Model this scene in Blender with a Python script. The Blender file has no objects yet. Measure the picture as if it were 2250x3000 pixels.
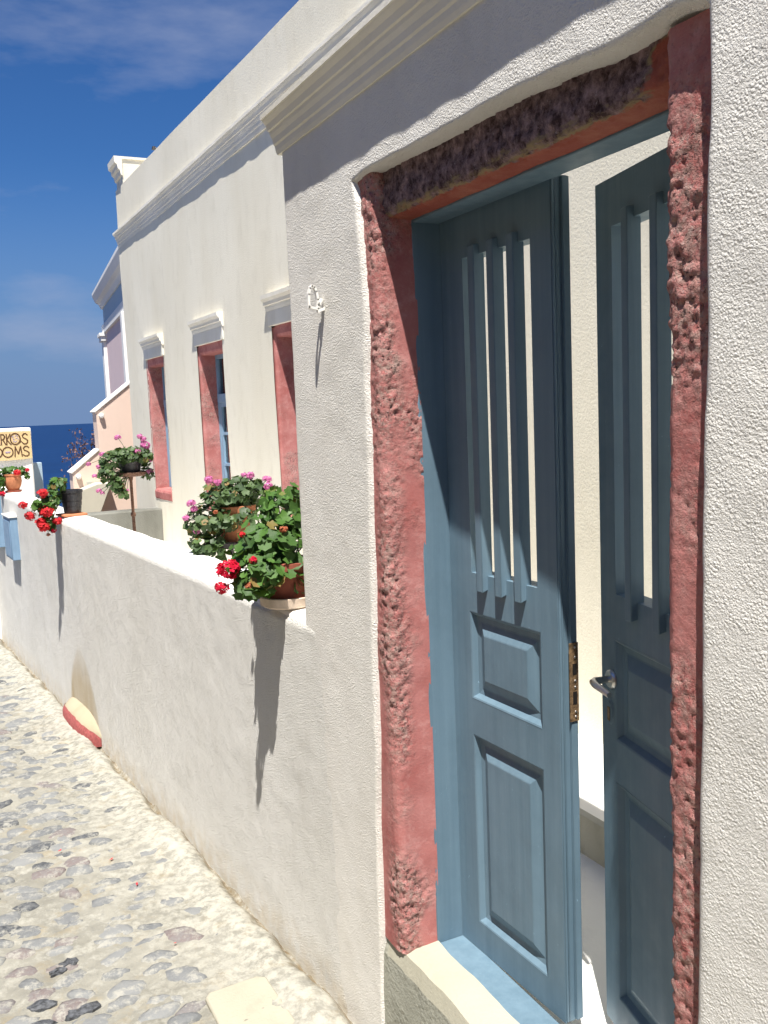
import bpy, math, random
import numpy as np
from mathutils import Vector, Matrix

sc = bpy.context.scene
R = math.radians

# ------------------------------------------------------------------ camera
D = 0.9605                      # x of the gate wall's street face; +y runs down the lane, +x into the walls
cam_d = bpy.data.cameras.new('camera')
cam_d.sensor_fit = 'VERTICAL'; cam_d.sensor_height = 36.0
cam_d.lens = 36.0 * 2680 / 3000
cam_d.clip_start = 0.05; cam_d.clip_end = 200000
cam = bpy.data.objects.new('camera', cam_d); sc.collection.objects.link(cam)
_h, _p, _r = R(26.1), math.atan(299 / 2680), 0.0406
_fw = Vector((math.sin(_h) * math.cos(_p), math.cos(_h) * math.cos(_p), -math.sin(_p)))
_rt0 = Vector((math.cos(_h), -math.sin(_h), 0)); _up0 = _rt0.cross(_fw)
_rt = _rt0 * math.cos(_r) - _up0 * math.sin(_r); _up = _rt0 * math.sin(_r) + _up0 * math.cos(_r)
_m = Matrix((_rt, _up, -_fw)).transposed().to_4x4(); _m.translation = (0, 0, 1.75)
cam.matrix_world = _m
sc.camera = cam

# ------------------------------------------------------------------ sun, sky, exposure
SUN = Vector((1.0, 1.7, -4.5)).normalized()          # the way the light travels
SUN_EL = math.asin(-SUN.z); SUN_AZ = math.atan2(-SUN.x, -SUN.y)
sun_d = bpy.data.lights.new('sun', 'SUN'); sun_d.energy = 5.0; sun_d.angle = R(0.53); sun_d.color = (1.0, 0.955, 0.88)
sun = bpy.data.objects.new('sun', sun_d); sc.collection.objects.link(sun)
sun.rotation_euler = SUN.to_track_quat('-Z', 'Y').to_euler()

w = bpy.data.worlds.new('World'); sc.world = w; w.use_nodes = True
nt = w.node_tree; nt.nodes.clear()
def wn(t, **k):
    n = nt.nodes.new(t)
    for a, b in k.items(): setattr(n, a, b)
    return n
wo = wn('ShaderNodeOutputWorld'); wb = wn('ShaderNodeBackground'); wb.inputs['Strength'].default_value = 0.056
sky = wn('ShaderNodeTexSky', sky_type='NISHITA', sun_disc=False, sun_elevation=SUN_EL, sun_rotation=SUN_AZ,
         altitude=120.0, air_density=1.0, dust_density=0.25, ozone_density=3.5)
hs = wn('ShaderNodeHueSaturation'); hs.inputs['Saturation'].default_value = 1.12; hs.inputs['Value'].default_value = 0.9
tc = wn('ShaderNodeTexCoord')
mp = wn('ShaderNodeMapping'); mp.inputs['Scale'].default_value = (1.0, 1.0, 3.2); mp.inputs['Location'].default_value = (-4.56, 1.15, -4.64)
nz = wn('ShaderNodeTexNoise'); nz.inputs['Scale'].default_value = 2.6; nz.inputs['Detail'].default_value = 7; nz.inputs['Roughness'].default_value = 0.55
cr = wn('ShaderNodeValToRGB'); cr.color_ramp.elements[0].position = 0.54; cr.color_ramp.elements[0].color = (0, 0, 0, 1)
cr.color_ramp.elements[1].position = 0.76; cr.color_ramp.elements[1].color = (0.68, 0.68, 0.68, 1)
mx = wn('ShaderNodeMix', data_type='RGBA'); mx.inputs['B'].default_value = (4.1, 4.6, 6.2, 1)
lk = nt.links.new
lk(sky.outputs[0], hs.inputs['Color']); lk(tc.outputs['Generated'], mp.inputs[0]); lk(mp.outputs[0], nz.inputs['Vector'])
tint = wn('ShaderNodeMix', data_type='RGBA', blend_type='MULTIPLY'); tint.inputs['Factor'].default_value = 1.0; tint.inputs['B'].default_value = (0.46, 0.74, 1.08, 1)
# a bank of sea haze all round the horizon
sep = wn('ShaderNodeSeparateXYZ'); hz = wn('ShaderNodeMapRange', interpolation_type='SMOOTHSTEP'); hz.inputs['From Min'].default_value = 0.27; hz.inputs['From Max'].default_value = 0.0; hz.inputs['To Max'].default_value = 0.95
hm = wn('ShaderNodeMix', data_type='RGBA'); hm.inputs['B'].default_value = (1.75, 2.75, 4.95, 1)
lk(tc.outputs['Generated'], sep.inputs[0]); lk(sep.outputs['Z'], hz.inputs['Value']); lk(hz.outputs[0], hm.inputs['Factor'])
lk(hs.outputs[0], tint.inputs['A']); lk(tint.outputs['Result'], hm.inputs['A'])
lk(nz.outputs['Fac'], cr.inputs[0]); lk(cr.outputs[0], mx.inputs['Factor']); lk(hm.outputs['Result'], mx.inputs['A'])
lk(mx.outputs['Result'], wb.inputs['Color']); lk(wb.outputs[0], wo.inputs[0])

sc.view_settings.view_transform = 'Standard'; sc.view_settings.look = 'None'
sc.view_settings.exposure = 0.84; sc.view_settings.gamma = 1.0
sc.view_settings.use_curve_mapping = False

# ------------------------------------------------------------------ helpers
rng = np.random.default_rng(7); random.seed(7)
COL = sc.collection

def _hash(ix, iy, iz, s):
    h = (ix * 374761393 + iy * 668265263 + iz * 2147483647 + s * 974711) & 0xFFFFFFFF
    h = ((h ^ (h >> 13)) * 1274126177) & 0xFFFFFFFF
    h = h ^ (h >> 16)
    return (h & 0xFFFF) / 65535.0
def vnoise(P, s=0):
    P = np.asarray(P, float); i = np.floor(P).astype(np.int64); f = P - i; f = f * f * (3 - 2 * f)
    o = 0
    for a in (0, 1):
        wa = f[:, 0] if a else 1 - f[:, 0]
        for b in (0, 1):
            wb_ = f[:, 1] if b else 1 - f[:, 1]
            for c in (0, 1):
                wc = f[:, 2] if c else 1 - f[:, 2]
                o = o + wa * wb_ * wc * _hash(i[:, 0] + a, i[:, 1] + b, i[:, 2] + c, s)
    return o
def fbm(P, scale, octaves=4, s=0, gain=0.5):
    P = np.asarray(P, float) * scale; t = 0; a = 1; n = 0
    for k in range(octaves):
        t = t + a * (vnoise(P, s + k * 17) - 0.5); n += a; a *= gain; P = P * 2.03
    return t / n * 2

def empty(name, loc=(0, 0, 0), parent=None):
    o = bpy.data.objects.new(name, None); o.location = loc; o.empty_display_size = 0.1; COL.objects.link(o)
    if parent: o.parent = parent
    return o
def link(name, me, parent=None, mat=None):
    o = bpy.data.objects.new(name, me); COL.objects.link(o)
    if mat is not None and not me.materials: me.materials.append(mat)
    if parent:
        o.parent = parent
        if parent.location.length > 0:
            o.matrix_parent_inverse = Matrix.Translation(-parent.location) if parent.rotation_euler.to_matrix().is_identity else parent.matrix_basis.inverted()
    return o
def tag(o, label, cat, group=None, kind='thing'):
    if label: o['label'] = label
    if cat: o['category'] = cat
    if group: o['group'] = group
    if kind: o['kind'] = kind
    return o
def struct(o):
    o['kind'] = 'structure'; return o

class MB:
    """collects shapes into one mesh"""
    def __init__(s): s.v = []; s.f = []
    def add(s, v, f):
        n = len(s.v); s.v += [tuple(map(float, p)) for p in v]; s.f += [tuple(int(i) + n for i in q) for q in f]; return s
    def box(s, x0, x1, y0, y1, z0, z1, fn=None):
        v = [(x, y, z) for z in (z0, z1) for y in (y0, y1) for x in (x0, x1)]
        if fn: v = [fn(*p) for p in v]
        return s.add(v, [(0, 2, 3, 1), (4, 5, 7, 6), (0, 1, 5, 4), (2, 6, 7, 3), (0, 4, 6, 2), (1, 3, 7, 5)])
    def prism(s, poly, axis, a, b):
        """poly: 2-D outline; extruded along axis ('x','y','z') from a to b"""
        n = len(poly); P = []
        for t in (a, b):
            for (p, q) in poly:
                P.append({'x': (t, p, q), 'y': (p, t, q), 'z': (p, q, t)}[axis])
        F = [tuple(range(n))[::-1], tuple(range(n, 2 * n))] + [(i, (i + 1) % n, n + (i + 1) % n, n + i) for i in range(n)]
        return s.add(P, F)
    def lathe(s, prof, c=(0, 0, 0), n=28):
        P = []; F = []; m = len(prof)
        for k in range(n):
            a = 2 * math.pi * k / n
            P += [(c[0] + r * math.cos(a), c[1] + r * math.sin(a), c[2] + z) for r, z in prof]
        for k in range(n):
            for j in range(m - 1):
                F.append((k * m + j, ((k + 1) % n) * m + j, ((k + 1) % n) * m + j + 1, k * m + j + 1))
        return s.add(P, F)
    def tube(s, pts, r, n=8, cap=True):
        pts = [Vector(p) for p in pts]; P = []; F = []
        rr = r if isinstance(r, (list, tuple)) else [r] * len(pts)
        up = Vector((0.13, 0.21, 0.97))
        for i, p in enumerate(pts):
            t = (pts[min(i + 1, len(pts) - 1)] - pts[max(i - 1, 0)]).normalized()
            a = t.cross(up)
            if a.length < 1e-3: a = t.cross(Vector((1, 0, 0)))
            a.normalize(); b = t.cross(a).normalized()
            P += [tuple(p + (a * math.cos(2 * math.pi * k / n) + b * math.sin(2 * math.pi * k / n)) * rr[i]) for k in range(n)]
        for i in range(len(pts) - 1):
            for k in range(n):
                F.append((i * n + k, i * n + (k + 1) % n, (i + 1) * n + (k + 1) % n, (i + 1) * n + k))
        if cap: F += [tuple(range(n))[::-1], tuple((len(pts) - 1) * n + k for k in range(n))]
        return s.add(P, F)
    def build(s, name, mat, parent=None, smooth=False, bevel=0, seg=2):
        me = bpy.data.meshes.new(name); me.from_pydata(s.v, [], s.f); me.update()
        if smooth is True: me.polygons.foreach_set('use_smooth', [True] * len(me.polygons))
        o = link(name, me, parent, mat)
        if bevel:
            m = o.modifiers.new('bevel', 'BEVEL'); m.width = bevel; m.segments = seg; m.limit_method = 'ANGLE'; m.angle_limit = R(40)
        if smooth == 'auto' or bevel:
            me.polygons.foreach_set('use_smooth', [True] * len(me.polygons))
            try: me.set_sharp_from_angle(angle=R(35))
            except Exception: pass
        return o

def grid_mesh(name, P, mask, mat, parent=None, attr=None, smooth=True):
    """P (n,m,3) vertices, mask (n-1,m-1) faces to keep"""
    n, m = P.shape[:2]
    idx = np.arange(n * m).reshape(n, m)
    q = np.stack([idx[:-1, :-1], idx[1:, :-1], idx[1:, 1:], idx[:-1, 1:]], -1)
    q = q[mask] if mask is not None else q.reshape(-1, 4)
    me = bpy.data.meshes.new(name); me.from_pydata(P.reshape(-1, 3).tolist(), [], q.tolist()); me.update()
    if smooth: me.polygons.foreach_set('use_smooth', [True] * len(me.polygons))
    if attr:
        for k, a in attr.items():
            at = me.attributes.new(k, 'FLOAT', 'POINT'); at.data.foreach_set('value', np.asarray(a, np.float32).reshape(-1))
    return link(name, me, parent, mat)

# ------------------------------------------------------------------ materials
class Mat:
    def __init__(s, name):
        s.m = bpy.data.materials.new(name); s.m.use_nodes = True; s.t = s.m.node_tree
        s.b = s.t.nodes['Principled BSDF']
        s.co = s.t.nodes.new('ShaderNodeTexCoord')
    def n(s, t, ins=None, **k):
        x = s.t.nodes.new(t)
        for a, b in k.items(): setattr(x, a, b)
        for a, b in (ins or {}).items(): s.set(x.inputs[a], b)
        return x
    def set(s, sock, v):
        if isinstance(v, bpy.types.NodeSocket): s.t.links.new(v, sock)
        else:
            if isinstance(v, tuple) and len(v) == 3 and sock.type == 'RGBA': v = v + (1,)
            sock.default_value = v
    def noise(s, scale, detail=3, rough=0.5, vec=None, sq=(1, 1, 1), off=(0, 0, 0), dist=0.0):
        v = vec or s.co.outputs['Object']
        mp_ = s.n('ShaderNodeMapping', {'Vector': v, 'Scale': sq, 'Location': off})
        return s.n('ShaderNodeTexNoise', {'Vector': mp_.outputs[0], 'Scale': scale, 'Detail': detail, 'Roughness': rough, 'Distortion': dist}).outputs['Fac']
    def ramp(s, fac, a, b, ca=0.0, cb=1.0):
        return s.n('ShaderNodeMapRange', {'Value': fac, 'From Min': a, 'From Max': b, 'To Min': ca, 'To Max': cb}, clamp=True).outputs[0]
    def mix(s, fac, a, b):
        x = s.n('ShaderNodeMix', data_type='RGBA'); s.set(x.inputs['Factor'], fac); s.set(x.inputs['A'], a); s.set(x.inputs['B'], b); return x.outputs['Result']
    def math(s, op, a, b=0.0):
        x = s.n('ShaderNodeMath', operation=op); s.set(x.inputs[0], a); s.set(x.inputs[1], b); return x.outputs[0]
    def bump(s, h, strength, dist, nrm=None):
        x = s.n('ShaderNodeBump', {'Height': h, 'Strength': strength, 'Distance': dist})
        if nrm is not None: s.set(x.inputs['Normal'], nrm)
        return x.outputs[0]
    def grain(s, gs):
        '''thrown-on stucco: rounded grains of two sizes with pits between them'''
        v = s.n('ShaderNodeTexVoronoi', {'Vector': s.co.outputs['Object'], 'Scale': gs * 1.25, 'Randomness': 1.0}).outputs['Distance']
        o = [s.ramp(v, 0.75, 0.10), s.ramp(s.noise(gs * 2.6, 2, .6, off=(3, 7, 3)), .3, .68)]
        m = s.noise(gs * .22, 3, .6, off=(8, 1, 2))
        return s.math('ADD', s.math('MULTIPLY', o[0], s.ramp(m, .35, .62, .25, 1.0)), s.math('MULTIPLY', o[1], .55))
    def attr(s, name): return s.n('ShaderNodeAttribute', attribute_name=name).outputs['Fac']
    def xyz(s): return s.n('ShaderNodeSeparateXYZ', {0: s.co.outputs['Object']}).outputs
    def done(s, col, rough=0.8, normal=None, spec=0.3):
        s.set(s.b.inputs['Base Color'], col); s.set(s.b.inputs['Roughness'], rough); s.b.inputs['Specular IOR Level'].default_value = spec
        if normal is not None: s.set(s.b.inputs['Normal'], normal)
        return s.m

def plaster(name, col, dirty, grain=1.0, gs=95.0, streak=0.5, spec=0.15):
    M = Mat(name)
    big = M.noise(1.6, 4, 0.6, sq=(1, 1, 0.28))
    c = M.mix(M.ramp(big, 0.42, 0.72, 0, streak), col, dirty)
    med = M.noise(9, 4, 0.65, sq=(1, 1, 0.5), off=(3, 1, 2))
    c = M.mix(M.ramp(med, 0.52, 0.8, 0, streak * 0.6), c, tuple(0.86 * k for k in dirty))
    gg = M.grain(gs) if grain >= .7 else M.ramp(M.noise(gs * 1.8, 3, .6), .3, .66); g2 = M.noise(gs * 0.5, 3, 0.6, off=(5, 5, 5))
    nrm = M.bump(g2, 0.15 * grain, 0.008)
    nrm = M.bump(gg, 0.68 * grain, 0.0030, nrm)
    return M.done(c, 0.9, nrm, spec)

m_gate = plaster('gate_plaster', (0.82, 0.80, 0.755), (0.72, 0.685, 0.62), 1.0, 165, 0.7)
m_house = plaster('house_plaster', (0.79, 0.75, 0.635), (0.71, 0.66, 0.53), 0.35, 60, 0.8)
m_trim = plaster('trim_plaster', (0.82, 0.79, 0.71), (0.70, 0.65, 0.52), 0.25, 60, 0.7)
m_white = plaster('whitewash', (0.86, 0.855, 0.83), (0.80, 0.79, 0.75), 0.3, 70, 0.4)
m_peach = plaster('peach_plaster', (0.78, 0.61, 0.51), (0.72, 0.56, 0.47), 0.3, 60, 0.6)
m_pink = plaster('pink_plaster', (0.74, 0.59, 0.59), (0.68, 0.54, 0.54), 0.3, 50, 0.5)
m_blueband = plaster('blue_plaster', (0.46, 0.57, 0.65), (0.42, 0.53, 0.61), 0.3, 50, 0.5)
m_conc = plaster('grey_concrete', (0.27, 0.27, 0.245), (0.12, 0.12, 0.10), 0.6, 60, 1.0)
m_cream = plaster('cream_stone', (0.60, 0.56, 0.45), (0.50, 0.46, 0.36), 0.25, 70, 0.6)

def m_lowwall_make():
    M = Mat('low_wall_plaster')
    big = M.noise(1.6, 4, 0.6, sq=(1, 1, 0.25)); c = M.mix(M.ramp(big, 0.42, 0.75, 0, 0.55), (0.80, 0.785, 0.745), (0.70, 0.68, 0.62))
    med = M.noise(7, 4, 0.65, sq=(1, 1, 0.35), off=(3, 1, 2)); c = M.mix(M.ramp(med, 0.52, 0.82, 0, 0.4), c, (0.60, 0.575, 0.52))
    # rusty water stain that rises from the drain kerb (attribute written on the mesh)
    c = M.mix(M.attr('stain'), c, (0.52, 0.42, 0.27))
    gr = M.noise(14, 4, 0.6, off=(1, 7, 3)); c = M.mix(M.math('MULTIPLY', M.attr('foot'), M.ramp(gr, 0.35, 0.65)), c, (0.66, 0.56, 0.40))
    gg = M.grain(150); g2 = M.noise(50, 3, 0.6, off=(5, 5, 5))
    nrm = M.bump(gg, 1.0, 0.0040, M.bump(g2, 0.22, 0.008))
    return M.done(c, 0.9, nrm, 0.15)
m_low = m_lowwall_make()

def m_red_make():
    M = Mat('red_painted_stone')
    n1 = M.noise(5, 5, 0.65); c = M.mix(M.ramp(n1, 0.35, 0.68), (0.37, 0.118, 0.108), (0.51, 0.22, 0.205))
    n2 = M.noise(30, 4, 0.7, off=(2, 4, 1)); c = M.mix(M.ramp(n2, 0.5, 0.75, 0, 0.7), c, (0.57, 0.30, 0.28))
    n3 = M.noise(70, 4, 0.75, off=(7, 1, 5))
    bare = M.math('MULTIPLY', M.attr('rough'), M.ramp(n3, 0.40, 0.58))
    c = M.mix(M.math('MULTIPLY', bare, 0.85), c, M.mix(M.ramp(M.noise(24, 3, .6, off=(3, 3, 0)), .4, .6), (0.30, 0.17, 0.15), (0.40, 0.30, 0.26)))
    pit = M.math('MULTIPLY', M.attr('rough'), M.ramp(M.noise(120, 3, 0.7, off=(1, 9, 4)), 0.56, 0.64))
    c = M.mix(M.math('MULTIPLY', pit, 0.9), c, (0.06, 0.03, 0.03))
    sp = M.math('MULTIPLY', M.attr('rough'), M.ramp(M.noise(150, 3, 0.7, off=(4, 2, 8)), 0.56, 0.66)); c = M.mix(M.math('MULTIPLY', sp, 0.6), c, (0.56, 0.40, 0.37))
    h = M.noise(150, 4, 0.7); hm = M.math('MULTIPLY', h, M.math('ADD', M.math('MULTIPLY', M.attr('rough'), 1.2), 0.25))
    return M.done(c, 0.85, M.bump(hm, 0.7, 0.005), 0.2)
m_red = m_red_make()

def m_lintel_make():
    M = Mat('lintel_dark_stone')
    n1 = M.noise(34, 5, 0.78, sq=(1, 1.0, 0.9)); c = M.mix(M.ramp(n1, 0.40, 0.66), (0.05, 0.024, 0.026), (0.36, 0.25, 0.265))
    n2 = M.noise(90, 4, 0.7, off=(3, 3, 3)); c = M.mix(M.ramp(n2, 0.62, 0.76, 0, 0.8), c, (0.55, 0.47, 0.49))
    red = M.mix(M.ramp(M.noise(18, 4, 0.6), 0.4, 0.7), (0.33, 0.085, 0.06), (0.42, 0.15, 0.10))
    tan = (0.30, 0.23, 0.13)
    e = M.attr('under')                       # 0 on the face, 1 on the red-painted soffit
    en = M.math('ADD', e, M.math('MULTIPLY', M.math('SUBTRACT', M.noise(45, 4, 0.7, sq=(1, 0.4, 1)), 0.5), 0.7))
    c = M.mix(M.math('MULTIPLY', M.ramp(en, 0.34, 0.44), M.ramp(M.noise(60, 3, 0.6, sq=(1, .4, 1)), .42, .56)), c, tan); c = M.mix(M.ramp(en, 0.50, 0.60), c, red)
    return M.done(c, 0.75, M.bump(M.noise(110, 5, 0.75), 0.8, 0.006), 0.3)
m_lintel = m_lintel_make()

def m_wood_make(name, a, b, rough=0.5):
    M = Mat(name)
    g = M.noise(14, 4, 0.6, sq=(3, 3, 0.12)); c = M.mix(M.ramp(g, 0.35, 0.7), a, b)
    d = M.noise(60, 3, 0.7, sq=(1, 1, 0.6), off=(4, 4, 4)); c = M.mix(M.ramp(d, 0.68, 0.78, 0, 0.45), c, tuple(min(1, k * 1.5) for k in b))
    dk = M.noise(3.0, 5, 0.7, off=(9, 2, 4)); c = M.mix(M.ramp(dk, 0.48, 0.75, 0, 0.5), c, tuple(k * 0.72 for k in a))
    ch = M.noise(38, 5, 0.8, sq=(1, 1, .7), off=(2, 6, 1)); c = M.mix(M.ramp(ch, 0.70, 0.72, 0, 0.8), c, tuple(min(1, k * 2.1) for k in b))
    rg = M.ramp(M.noise(22, 3, 0.6), 0.3, 0.7, rough - 0.08, rough + 0.12)
    h = M.noise(34, 4, 0.6, sq=(3, 3, 0.1))
    return M.done(c, rg, M.bump(h, 0.25, 0.002, M.bump(M.noise(9, 2, 0.5), 0.12, 0.01)), 0.35)
m_blue = m_wood_make('blue_gate_paint', (0.122, 0.197, 0.258), (0.150, 0.232, 0.298))
m_winblue = m_wood_make('blue_window_paint', (0.22, 0.36, 0.50), (0.26, 0.41, 0.55))
m_boxblue = m_wood_make('blue_box_paint', (0.20, 0.32, 0.47), (0.24, 0.37, 0.52))
m_paleblue = m_wood_make('pale_blue_paint', (0.34, 0.45, 0.55), (0.38, 0.49, 0.58))

def simple(name, col, rough=0.6, metal=0.0, var=0.15, ns=30, bump=0.2, spec=0.4):
    M = Mat(name); n = M.noise(ns, 4, 0.6)
    c = M.mix(M.ramp(n, 0.35, 0.7), tuple(k * (1 - var) for k in col), tuple(min(1, k * (1 + var)) for k in col))
    M.b.inputs['Metallic'].default_value = metal
    return M.done(c, rough, M.bump(M.noise(ns * 3, 3, 0.6), bump, 0.003), spec)
m_steel = simple('brushed_steel', (0.60, 0.59, 0.57), 0.28, 1.0, 0.06, 60, 0.05)
m_rust = simple('rusty_plate', (0.26, 0.17, 0.09), 0.6, 0.45, 0.55, 90, 0.5)
m_iron = simple('black_iron', (0.035, 0.03, 0.03), 0.55, 0.2, 0.3, 60, 0.3)
m_rustiron = simple('rusted_iron', (0.16, 0.085, 0.055), 0.8, 0.1, 0.4, 70, 0.5)
m_terra = simple('terracotta', (0.50, 0.20, 0.10), 0.8, 0, 0.18, 25, 0.3, 0.2)
m_terrared = simple('dark_terracotta', (0.33, 0.10, 0.065), 0.8, 0, 0.2, 25, 0.3, 0.2)
m_saucer = simple('cream_saucer', (0.66, 0.53, 0.42), 0.7, 0, 0.15, 25, 0.2, 0.3)
m_blackpot = simple('black_plastic', (0.022, 0.022, 0.026), 0.38, 0, 0.2, 20, 0.1, 0.5)
m_soil = simple('soil', (0.05, 0.032, 0.022), 0.95, 0, 0.4, 80, 1.0, 0.1)
m_hook = simple('white_enamel', (0.82, 0.80, 0.75), 0.5, 0, 0.05, 40, 0.1, 0.4)
m_board = simple('sign_board', (0.70, 0.52, 0.27), 0.6, 0, 0.06, 12, 0.05, 0.3)
m_ink = simple('sign_lettering', (0.10, 0.045, 0.02), 0.6, 0, 0.1, 40, 0.0, 0.3)
m_lilac = simple('sign_sketch', (0.38, 0.34, 0.55), 0.7, 0, 0.1, 40, 0.0, 0.2)
m_vent = simple('grey_vent', (0.42, 0.43, 0.38), 0.7, 0, 0.1, 40, 0.1, 0.3)
m_kerbred = simple('red_kerb_paint', (0.36, 0.10, 0.095), 0.8, 0, 0.25, 60, 0.5, 0.2)
m_twig = simple('dry_twig', (0.16, 0.10, 0.08), 0.9, 0, 0.3, 60, 0.3, 0.1)
m_dryleaf = simple('dry_leaf', (0.20, 0.12, 0.10), 0.9, 0, 0.4, 60, 0.1, 0.1)
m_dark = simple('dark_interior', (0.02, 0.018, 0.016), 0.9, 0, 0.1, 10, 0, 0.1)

def m_leaf_make(name, a, b):
    M = Mat(name)
    oi = M.n('ShaderNodeObjectInfo').outputs['Random']; isl = M.n('ShaderNodeNewGeometry').outputs['Random Per Island']
    r = M.math('FRACT', M.math('ADD', oi, isl))
    c = M.mix(r, a, b); c = M.mix(M.ramp(r, 0.94, 0.97), c, (0.22, 0.15, 0.05))
    s_ = M.t.nodes.new('ShaderNodeBsdfTranslucent'); M.set(s_.inputs['Color'], M.mix(0.5, c, (0.18, 0.30, 0.03)))
    M.done(c, 0.5, M.bump(M.noise(160, 3, 0.6), 0.3, 0.002), 0.4)
    ms = M.t.nodes.new('ShaderNodeMixShader'); ms.inputs[0].default_value = 0.22
    M.t.links.new(M.b.outputs[0], ms.inputs[1]); M.t.links.new(s_.outputs[0], ms.inputs[2])
    M.t.links.new(ms.outputs[0], M.t.nodes['Material Output'].inputs['Surface'])
    return M.m
m_leaf = m_leaf_make('geranium_leaf', (0.035, 0.085, 0.018), (0.085, 0.19, 0.03))
m_leafdull = m_leaf_make('ivy_geranium_leaf', (0.04, 0.075, 0.03), (0.085, 0.145, 0.045))
def m_petal_make(name, a, b):
    M = Mat(name); isl = M.n('ShaderNodeNewGeometry').outputs['Random Per Island']
    c = M.mix(isl, a, b); s_ = M.t.nodes.new('ShaderNodeBsdfTranslucent'); M.set(s_.inputs['Color'], c)
    M.done(c, 0.6, None, 0.2)
    ms = M.t.nodes.new('ShaderNodeMixShader'); ms.inputs[0].default_value = 0.3
    M.t.links.new(M.b.outputs[0], ms.inputs[1]); M.t.links.new(s_.outputs[0], ms.inputs[2])
    M.t.links.new(ms.outputs[0], M.t.nodes['Material Output'].inputs['Surface'])
    return M.m
m_pred = m_petal_make('red_petal', (0.55, 0.008, 0.03), (0.75, 0.02, 0.07))
m_pscar = m_petal_make('scarlet_petal', (0.62, 0.02, 0.03), (0.80, 0.06, 0.07))
m_ppink = m_petal_make('pink_petal', (0.60, 0.15, 0.38), (0.78, 0.30, 0.55))
m_pdry = m_petal_make('withered_petal', (0.50, 0.13, 0.06), (0.55, 0.22, 0.12))

def m_glass_make():
    M = Mat('window_glass'); t = M.t
    fr = M.n('ShaderNodeFresnel', {'IOR': 1.5}).outputs[0]
    gl = t.nodes.new('ShaderNodeBsdfGlossy'); gl.inputs['Roughness'].default_value = 0.03
    tr = t.nodes.new('ShaderNodeBsdfTransparent'); tr.inputs[0].default_value = (0.75, 0.78, 0.78, 1)
    ms = t.nodes.new('ShaderNodeMixShader'); M.set(ms.inputs[0], M.math('ADD', fr, 0.12)); t.links.new(tr.outputs[0], ms.inputs[1]); t.links.new(gl.outputs[0], ms.inputs[2])
    t.links.new(ms.outputs[0], t.nodes['Material Output'].inputs['Surface']); return M.m
m_glass = m_glass_make()

def m_street_make():
    M = Mat('lime_mortar')
    n1 = M.noise(3.0, 5, 0.65); c = M.mix(M.ramp(n1, 0.35, 0.65), (0.205, 0.198, 0.170), (0.29, 0.28, 0.243))
    n2 = M.noise(18, 5, 0.7, off=(4, 1, 0)); c = M.mix(M.ramp(n2, 0.50, 0.70, 0, 0.85), c, (0.39, 0.38, 0.335))
    n3 = M.noise(7, 5, 0.7, off=(1, 8, 0)); c = M.mix(M.ramp(n3, 0.54, 0.70, 0, 0.7), c, (0.26, 0.215, 0.14))
    n5 = M.noise(26, 5, 0.75, off=(6, 2, 0)); c = M.mix(M.ramp(n5, 0.57, 0.66, 0, 0.4), c, (0.17, 0.17, 0.165))
    ww = M.attr('white'); n4 = M.noise(24, 4, 0.7, off=(2, 2, 8)); c = M.mix(M.math('MULTIPLY', ww, M.ramp(n4, 0.40, 0.58)), c, (0.46, 0.445, 0.385))
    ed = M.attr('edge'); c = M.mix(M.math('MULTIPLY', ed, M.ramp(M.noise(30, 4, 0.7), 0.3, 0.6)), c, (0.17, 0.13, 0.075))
    return M.done(c, 0.92, M.bump(M.noise(70, 5, 0.7), 0.8, 0.006), 0.15)
m_street = m_street_make()
def m_cobble_make():
    M = Mat('cobble_stone')
    oi = M.n('ShaderNodeObjectInfo').outputs['Random']; isl = M.n('ShaderNodeNewGeometry').outputs['Random Per Island']
    r = M.math('FRACT', M.math('ADD', oi, isl)); r2 = M.math('FRACT', M.math('MULTIPLY', r, 17.3))
    c = M.mix(r, (0.115, 0.122, 0.130), (0.225, 0.23, 0.23)); c = M.mix(M.ramp(r2, 0.86, 0.90), c, (0.17, 0.135, 0.13))
    c = M.mix(M.ramp(r2, 0.10, 0.07), c, (0.045, 0.05, 0.06))
    geo = M.n('ShaderNodeNewGeometry').outputs['Position']
    n1 = M.noise(45, 5, 0.75, vec=geo); c = M.mix(M.ramp(n1, 0.35, 0.7, 0, 0.7), c, (0.22, 0.225, 0.225))
    n2 = M.noise(22, 5, 0.75, vec=geo, off=(3, 5, 1)); lim = M.ramp(n2, 0.485, 0.62, 0, 0.8)
    c = M.mix(lim, c, (0.36, 0.35, 0.31))
    return M.done(c, 0.75, M.bump(M.noise(90, 4, 0.7, vec=geo), 0.8, 0.005), 0.3)
m_cobble = m_cobble_make()
def m_sea_make():
    M = Mat('sea_water')
    n = M.noise(0.004, 5, 0.6); c = M.mix(M.ramp(n, 0.35, 0.7), (0.003, 0.020, 0.075), (0.004, 0.026, 0.095))
    return M.done(c, 0.45, M.bump(M.noise(0.05, 4, 0.6), 0.35, 6.0), 0.12)
m_sea = m_sea_make()

# ================================================================== SETTING
def gz(y): return -0.028 * np.clip(np.asarray(y, float) - 2.4, 0, 9)            # the lane falls gently away
def lowx(y): return D - (np.asarray(y, float) - 2.4) * math.tan(R(4.5))          # street face of the low wall

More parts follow.
